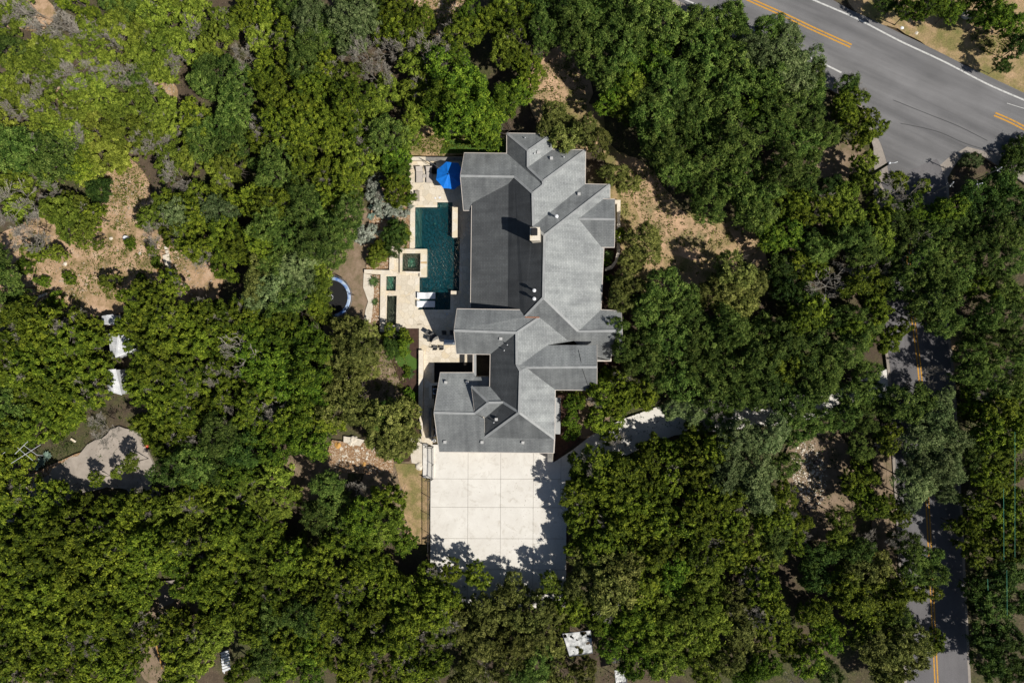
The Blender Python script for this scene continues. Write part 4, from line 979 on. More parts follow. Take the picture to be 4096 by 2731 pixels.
# torn white canopy and the white tarp below it
def cloth(name, f, pts, z, label, cat, holes=.0, seed=3, mat=M_CANVAS, frame=True):
    P = WL(f, pts, z); c = sum(P, Vector()) / 4; t = thing(name, (c.x, c.y, 0), label, cat); N_ = 26; m = MB(); vs = []
    for j in range(N_ + 1):
        for i in range(N_ + 1):
            u, v = i / N_, j / N_; q = P[0].lerp(P[1], u).lerp(P[3].lerp(P[2], u), v)
            q.z += .12 * noise.noise(Vector((u * 6, v * 6, seed))) - .25 * (u * (1 - u) + v * (1 - v)); vs.append(tuple(q))
    fs = []
    for j in range(N_):
        for i in range(N_):
            if noise.noise(Vector((i * .21, j * .21, seed * 9.1))) < holes: continue
            a = j * (N_ + 1) + i; fs.append((a, a + 1, a + N_ + 2, a + N_ + 1)[::-1])
    m.add(vs, fs); at(m.build("cloth", mat), t)
    if frame:
        for q in P: at(MB().bar((q.x, q.y, 0), tuple(q), .05).build("post", M_GREY), t)
        fr = MB()
        for i in range(4): fr.bar(P[i], P[(i + 1) % 4], .04)
        at(fr.build("frame", M_GREY), t)
    return t
cloth("torn_canopy", fF, [(1522,1228),(1715,1205),(1730,1360),(1570,1382)], 3.6, "square torn white canopy with dark holes between the lower trees", "canopy", -.14)
cloth("white_tarp", fF, [(1880,1480),(1955,1470),(1965,1560),(1890,1575)], 2.2, "white tarp glimpsed through trees at the bottom edge", "tarp", -.5, 6)
cloth("white_tarp", fF, [(1865,1400),(1915,1392),(1920,1420),(1870,1430)], 2.2, "small white tarp corner just below the torn canopy", "tarp", -.2, 8)
# pallets, trailer, things under the lower left trees
sQ = lambda x, y: (x / 1.7211, 1820 + y / 1.7211)
pal = thing("pallet_stack", W(*sQ(1545, 1420), 0), "white slatted pallet leaning in the lower left trees", "pallet")
for i in range(7): at(MB().bar(W(*sQ(1520 + i * 2, 1365 + i * 20), .9 + i * .03), W(*sQ(1575 + i * 2, 1345 + i * 20), .9 + i * .03), .3, .05).build("slat", M_WHT), pal)
at(MB().bar(W(*sQ(1530, 1360), .85), W(*sQ(1545, 1500), .85), .1).build("bearer", M_WHT), pal)
bt = thing("boat_trailer", W(*sQ(1130, 1350), 0), "dark narrow trailer with white drums by a yellow rail", "trailer")
at(MB().bar(W(*sQ(1105, 1290), .6), W(*sQ(1150, 1430), .6), .9, .12).build("deck", M_BLK), bt)
for x, y in ((1140, 1325), (1150, 1375)): at(MB().lathe([(.22, 0), (.25, .3), (.22, .6)], W(*sQ(x, y), .65), 12).build("drum", M_WHT), bt)
for x, y in ((1100, 1400), (1165, 1390)): at(MB().lathe([(.3, -.1), (.3, .1)], W(*sQ(x, y), .3), 12).build("wheel", M_BLK), bt)
plank(sQ, [(1065,1262),(1118,1470)], .12, .12, .8, M_ORNG, "long yellow timber rail beside the dark trailer", "rail", "timber_rail")
blob("tarpaulin_heap", sQ, 620, 1345, 1.6, M_GREY, "grey blue tarpaulin heap in shade under the lower left trees", "tarpaulin", seed=12, z=.4)
lowwall(sQ, [(515,1290),(520,1480)], .25, .8, "thin brown wall left of the tarpaulin heap", "boundary_wall", M_BARK, "wall")
# antenna at the left edge
an = thing("roof_antenna", W(*sL(330, 540), 0), "large white crossed antenna bars at the left edge", "antenna")
for a, b in (((150,680),(545,430)), ((-60,780),(95,715)), ((235,470),(440,640)), ((320,440),(500,570)), ((500,570),(575,575)), ((200,555),(375,385)), ((-20,590),(200,440)), ((275,305),(320,262))):
    at(MB().tube([W(*sL(*a), 6.2), W(*sL(*b), 6.2)], .032, 6).build("bar", M_TIN), an)
at(MB().tube([W(*sL(330, 560), 0), W(*sL(330, 560), 6.2)], .06, 8).build("mast", M_GREY), an)
# utility poles
def upole(name, x0, y0, f, h, label, arms=True, r=.15, ang=0.3, mat=M_BLK):
    top = W(*f(x0, y0), h); t = thing(name, (top.x, top.y, 0), label, "utility pole", None, ang)
    MB().tube([(0, 0, 0), (0, 0, h)], [r, r * .75], 10).build("pole", mat, t)
    if arms:
        MB().bar((-.32, 0, h - .4), (.32, 0, h - .4), .06).build("crossarm", M_SLING, t)
        MB().bar((0, -.45, h - .6), (0, .45, h - .6), .06).build("crossarm", M_SLING, t)
        for s in (-1, 0, 1): MB().lathe([(.05, 0), (.07, .1), (.03, .18)], (s * .28, 0, h - .35), 8).build("insulator", M_WHT, t)
    else: 
        MB().tube([(0, 0, h), (.5, -.05, h + .25), (.9, .1, h + .1)], .03, 6).build("bracket", M_WHT, t)
        MB().lathe([(.1, 0), (.13, .12), (.05, .2)], (.05, 0, h), 8).build("insulator", M_WHT, t)
    return t
upole("utility_pole", 3300 + 1000 / 3.92, 500 + 600 / 3.92, lambda x, y: (x, y), 9, "dark leaning looking pole standing at the road junction", False, .2, 0)
upole("utility_pole", 1862, 1265, fK, 6.5, "slim pole with crossed arms, left of the three right of the junction", True, .06, .9, M_GREY)
upole("utility_pole", 2055, 1262, fK, 6.5, "slim cross armed pole, the middle of three right of the junction", True, .05, .2, M_GREY)
upole("utility_pole", 2192, 1160, fK, 6.5, "slim cross armed pole nearest the right edge by the junction", True, .06, .7, M_GREY)
# overhead lines on the right edge
wl = thing("power_lines", W(4060, 1900, 0), "thin green power lines crossing the trees on the right edge", "power line")
for x0, y0, x1, y1 in ((2288,-160,2288,700),(2210,230,2212,720),(2232,790,2235,1100),(2100,850,2103,930)):
    at(MB().tube([W(*fG(x0, y0), 10), W(*fG(x1, y1), 10)], .018, 5).build("wire", M_TEAL), wl)
at(MB().tube([W(*fG(2330, 400), 0), W(*fG(2330, 400), 10)], .1, 8).build("pole", M_BARK), wl)

# ---------------------------------------------------------------- agaves, yucca, low plants
def rosette(name, f, x, y, r, n, label, cat, mat, wid=.16, lift=.5, z=.1, seed=1):
    rr = random.Random(seed); m = MB()
    for i in range(n):
        a = i * 2.399 + rr.uniform(-.2, .2); k = .55 + .45 * (i / n); L_ = r * rr.uniform(.85, 1.1) * k; d = Vector((math.cos(a), math.sin(a), 0)); s = Vector((-d.y, d.x, 0)); e = lift * (1.2 - k)
        w = wid * r; pts = []
        for t, ww in ((.05, .5), (.4, 1), (.75, .6), (1, .02)):
            cpt = d * L_ * t + Vector((0, 0, .08 + L_ * (e * t + .55 * t * (1 - t)))); pts += [cpt - s * w * ww + Vector((0, 0, .04 * r)), cpt, cpt + s * w * ww + Vector((0, 0, .04 * r))]
        m.add(pts, [(j * 3 + q, j * 3 + 3 + q, j * 3 + 4 + q, j * 3 + 1 + q)[::-1] for j in range(3) for q in range(2)])
    o = m.build(name, mat); o.location = W(*f(x, y), z); return tag(o, label, cat)
for i, (x, y, r, lab) in enumerate([(512,783,.85,"largest blue agave, left of the tan stone step"),(668,788,.8,"dark blue agave right of the tan stone step"),(424,718,.5,"small blue agave above the largest agave"),(428,838,.65,"spiky grey agave below the largest agave"),(840,816,.5,"tight round agave alone in the gravel near the pool")]):
    rosette("agave", fC, x, y, r, 26, lab, "agave", M_AGAVE, seed=i)
rosette("yucca", fD, 468, 240, 1.0, 70, "spiky green yucca in the gravel left of the ponds", "yucca", M_YUCCA, .05, .6, seed=9)
rosette("yucca", fD, 480, 492, .7, 60, "smaller brownish yucca below the spiky green one", "yucca", M_YUCCA, .05, .8, seed=10)
rosette("yucca", fD, 915, 1392, .9, 60, "bright yucca at the bottom of the green lawn", "yucca", M_YUCCA, .06, .6, seed=12)
rosette("palm_plant", fA, 1868, 1165, .9, 40, "palm like plant inside the curved entry wall", "palm plant", M_YUCCA, .08, .7, seed=13)
for i, (x, y) in enumerate(((655,570),(583,650),(500,715))):
    rosette("agave", sL, x, y, .9, 24, ("upper", "middle", "lower")[i] + " grey agave in the gravel above the left dirt drive", "agave", M_AGAVE, seed=20 + i)
o = MB().slab([(p.x, p.y) for p in WL(fC, [(560,695),(640,693),(625,828),(575,828)], .17)], z0=0, z1=.17).build("stone_step", M_TAN); tag(o, "tan flat stone step between the two large agaves", "step")
# ================================================================ TREES
def nv(v): return v / (np.linalg.norm(v, axis=-1, keepdims=True) + 1e-9)
def leaf_mesh(name, P, Nn, size, aspect, tint, mat):
    """one small two-sided leaf quad per point"""
    n = len(P); r = RNG.normal(size=(n, 3)); t = nv(np.cross(Nn, r)); b = np.cross(Nn, t)
    hs = (size[:, None] * .5) * t * aspect; hb = (size[:, None] * .5) * b
    V = np.stack([P - hs, P - hb * .9 + hs * .1, P + hs, P + hb * .9 - hs * .1], 1).reshape(-1, 3)
    me = bpy.data.meshes.new(name); me.vertices.add(4 * n); me.vertices.foreach_set('co', V.ravel())
    me.loops.add(4 * n); me.loops.foreach_set('vertex_index', np.arange(4 * n, dtype=np.int32))
    me.polygons.add(n); me.polygons.foreach_set('loop_start', np.arange(0, 4 * n, 4, dtype=np.int32)); me.polygons.foreach_set('loop_total', np.full(n, 4, dtype=np.int32))
    a = me.attributes.new("tint", 'FLOAT', 'POINT'); a.data.foreach_set('value', np.repeat(tint, 4).astype(np.float32))
    me.update(calc_edges=True); me.materials.append(mat); return me
def crown(name, mat, nclump, per, rc, leaf, aspect=1.5, flat=.75, up=.5, rough=.25, spray=0.0, gap=.0):
    """crown of unit radius, centre at the origin, top near z = flat"""
    ph = RNG.uniform(0, 6.28, 4); cs = []
    while len(cs) < nclump:
        d = nv(RNG.normal(size=3)); 
        if d[2] < -.35: continue
        az = math.atan2(d[1], d[0]); lob = 1 + rough * (.5 * math.sin(2 * az + ph[0]) + .35 * math.sin(3 * az + ph[1]) + .3 * math.sin(5 * az + ph[2]))
        rr = lob * (1 - .5 * RNG.random() ** 2.2) * .86
        c = np.array([d[0] * rr, d[1] * rr, d[2] * rr * flat])
        if gap and noise.noise(Vector(c * 2.3) + Vector((ph[3], 0, 0))) < -gap: continue
        cs.append(c)
    cs = np.array(cs); n = nclump * per; ci = np.repeat(np.arange(nclump), per)
    rcl = rc * RNG.uniform(.65, 1.25, nclump)
    d = nv(RNG.normal(size=(n, 3)) + np.array([0, 0, .35])); rad = RNG.random(n) ** .45
    out = nv(cs + np.array([0, 0, .35]))
    off = d * rad[:, None] * rcl[ci][:, None]; off[:, 2] *= .55
    sd = nv(RNG.normal(size=(nclump, 3)) * np.array([1, 1, .3]))[ci]; off = off + sd * (off * sd).sum(1, keepdims=True) * .9; loose = (RNG.random(n) < .12)[:, None]; off = np.where(loose, off * 1.7, off)
    if spray: 
        k = RNG.random(n); off = off * (1 - .45 * k[:, None]) + out[ci] * (k * rcl[ci] * spray)[:, None]
    P = cs[ci] + off
    Nn = nv(nv(off + 1e-4) * .55 + np.array([0, 0, up]) + RNG.normal(size=(n, 3)) * .52)
    ct_ = RNG.normal(.46, .20, nclump); tint = np.clip(ct_[ci] + RNG.normal(0, .22, n), 0, 1)
    size = leaf * RNG.uniform(.6, 1.35, n)
    return leaf_mesh(name, P, Nn, size, aspect, tint, mat)
def wood(name, levels=3, r0=.05, reach=.8, seed=1, mat=None, h0=-1.3, twig=False, nb=(4, 4, 4), dead=False, tw=.006):
    rr = random.Random(seed); m = MB()
    def grow(p, d, L_, r, lv):
        q = [p]; k = 3; dd = d.copy()
        for i in range(k):
            dd = (dd + Vector((rr.uniform(-.25, .25), rr.uniform(-.25, .25), rr.uniform(-.12, .16)))).normalized(); q.append(q[-1] + dd * L_ / k)
        e = max(tw, r * .5); m.tube(q, [r + (e - r) * i / k for i in range(k + 1)], 4 if lv > 1 else 3, cap=False)
        if lv == 0: return
        for i in range(nb[lv - 1]):
            t = rr.uniform(.35, 1); j = min(k, 1 + int(t * k)); b = q[j]
            nd = (dd + Vector((rr.uniform(-1, 1), rr.uniform(-1, 1), rr.uniform(-.35, .6)))).normalized()
            grow(b, nd, L_ * rr.uniform(.5, .8), e, lv - 1)
    top = Vector((0, 0, h0 * .35)); m.tube([(0, 0, h0), (rr.uniform(-.03, .03), rr.uniform(-.03, .03), h0 * .65), tuple(top)], [r0 * 1.5, r0 * 1.1, r0], 7)
    for i in range(5):
        a = 6.283 * i / 5 + rr.uniform(-.4, .4); grow(top, Vector((math.cos(a), math.sin(a), rr.uniform(.25, .8))).normalized(), reach * rr.uniform(.45, .65), r0 * .6, levels)
    return m.build(name, mat or M_BARK).data
def dropobj(me):
    for o in list(bpy.data.objects):
        if o.type == 'MESH' and o.data is me: bpy.data.objects.remove(o)
    return me
PROTO = {}
def protos(k, n, **kw): PROTO[k] = [crown("crown", LEAF[k], **kw) for _ in range(n)]
protos('J', 6, nclump=230, per=62, rc=.105, leaf=.046, aspect=2.2, flat=1.0, rough=.50, spray=1.15, gap=.16)
protos('j', 5, nclump=200, per=60, rc=.105, leaf=.046, aspect=2.2, flat=.80, rough=.50, spray=1.15, gap=.12)
protos('O', 6, nclump=240, per=68, rc=.125, leaf=.040, aspect=1.6, flat=.92, rough=.40, spray=.45, gap=.20)
protos('P', 3, nclump=250, per=68, rc=.12, leaf=.038, aspect=1.7, flat=.85, rough=.36, spray=.5, gap=.20)
protos('Q', 4, nclump=95, per=95, rc=.17, leaf=.055, aspect=1.6, flat=.75, rough=.34, spray=.5, gap=.22)
protos('G', 4, nclump=210, per=62, rc=.12, leaf=.048, aspect=1.8, flat=.92, rough=.42, spray=.6, gap=.17)
protos('K', 5, nclump=230, per=62, rc=.115, leaf=.040, aspect=2.2, flat=.9, rough=.36, spray=.9, gap=.16)
protos('U', 3, nclump=180, per=70, rc=.125, leaf=.048, aspect=1.6, flat=.76, rough=.3, spray=.3, gap=.28)
protos('Y', 3, nclump=85, per=80, rc=.14, leaf=.065, aspect=1.9, flat=.55, rough=.45, spray=.9, gap=.16)
protos('V', 3, nclump=70, per=80, rc=.17, leaf=.060, aspect=2.2, flat=.5, rough=.3, spray=.5, gap=.2)
WOOD = [dropobj(wood("trunk", 2, .05, .95, 30 + i)) for i in range(3)]
TWIGS = [dropobj(wood("branches", 4, .022, 1.0, 60 + i, M_DEAD, -1.0, nb=(4, 5, 4, 3), tw=.0065)) for i in range(5)]
BARE = [dropobj(wood("branches", 3, .035, 1.25, 80 + i, M_DEAD, -1.0, nb=(3, 4, 3), tw=.010)) for i in range(4)]
KIND = {'J': ("juniper", "mid green juniper", "junipers in the woods", 6), 'j': ("cedar_bush", "light green cedar bush", "light junipers in the woods", 4.5), 'O': ("oak_tree", "dark green live oak", "live oaks round the house", 8),
        'P': ("oak_tree", "pale grey green live oak", "pale live oaks", 8.5), 'Q': ("shade_tree", "very dark green tree", "dark trees", 6.5), 'G': ("broadleaf_tree", "fresh green broadleaf tree", "broadleaf trees", 7),
        'K': ("elm_tree", "olive brown feathery elm", "olive elms", 6.5), 'U': ("ash_tree", "yellow green leafy tree", "yellow green trees", 8), 'Y': ("sumac_bush", "lime yellow bush", "lime yellow bushes", 2.6),
        'B': ("bare_tree", "leafless grey bushy tree", "leafless grey trees", 4.5), 'b': ("bare_tree", "bare branching dead tree", "bare dead trees", 6.5), 'V': ("sage_shrub", "silvery sage shrub", "silver shrubs in the gravel bed", 1.0),
        's': ("shrub", "low green shrub", "low shrubs", 1.3)}
CAT = {'J': 'juniper', 'j': 'bush', 'O': 'oak tree', 'P': 'oak tree', 'Q': 'tree', 'G': 'tree', 'K': 'elm tree', 'U': 'tree', 'Y': 'bush', 'B': 'dead tree', 'b': 'dead tree', 'V': 'shrub', 's': 'shrub'}
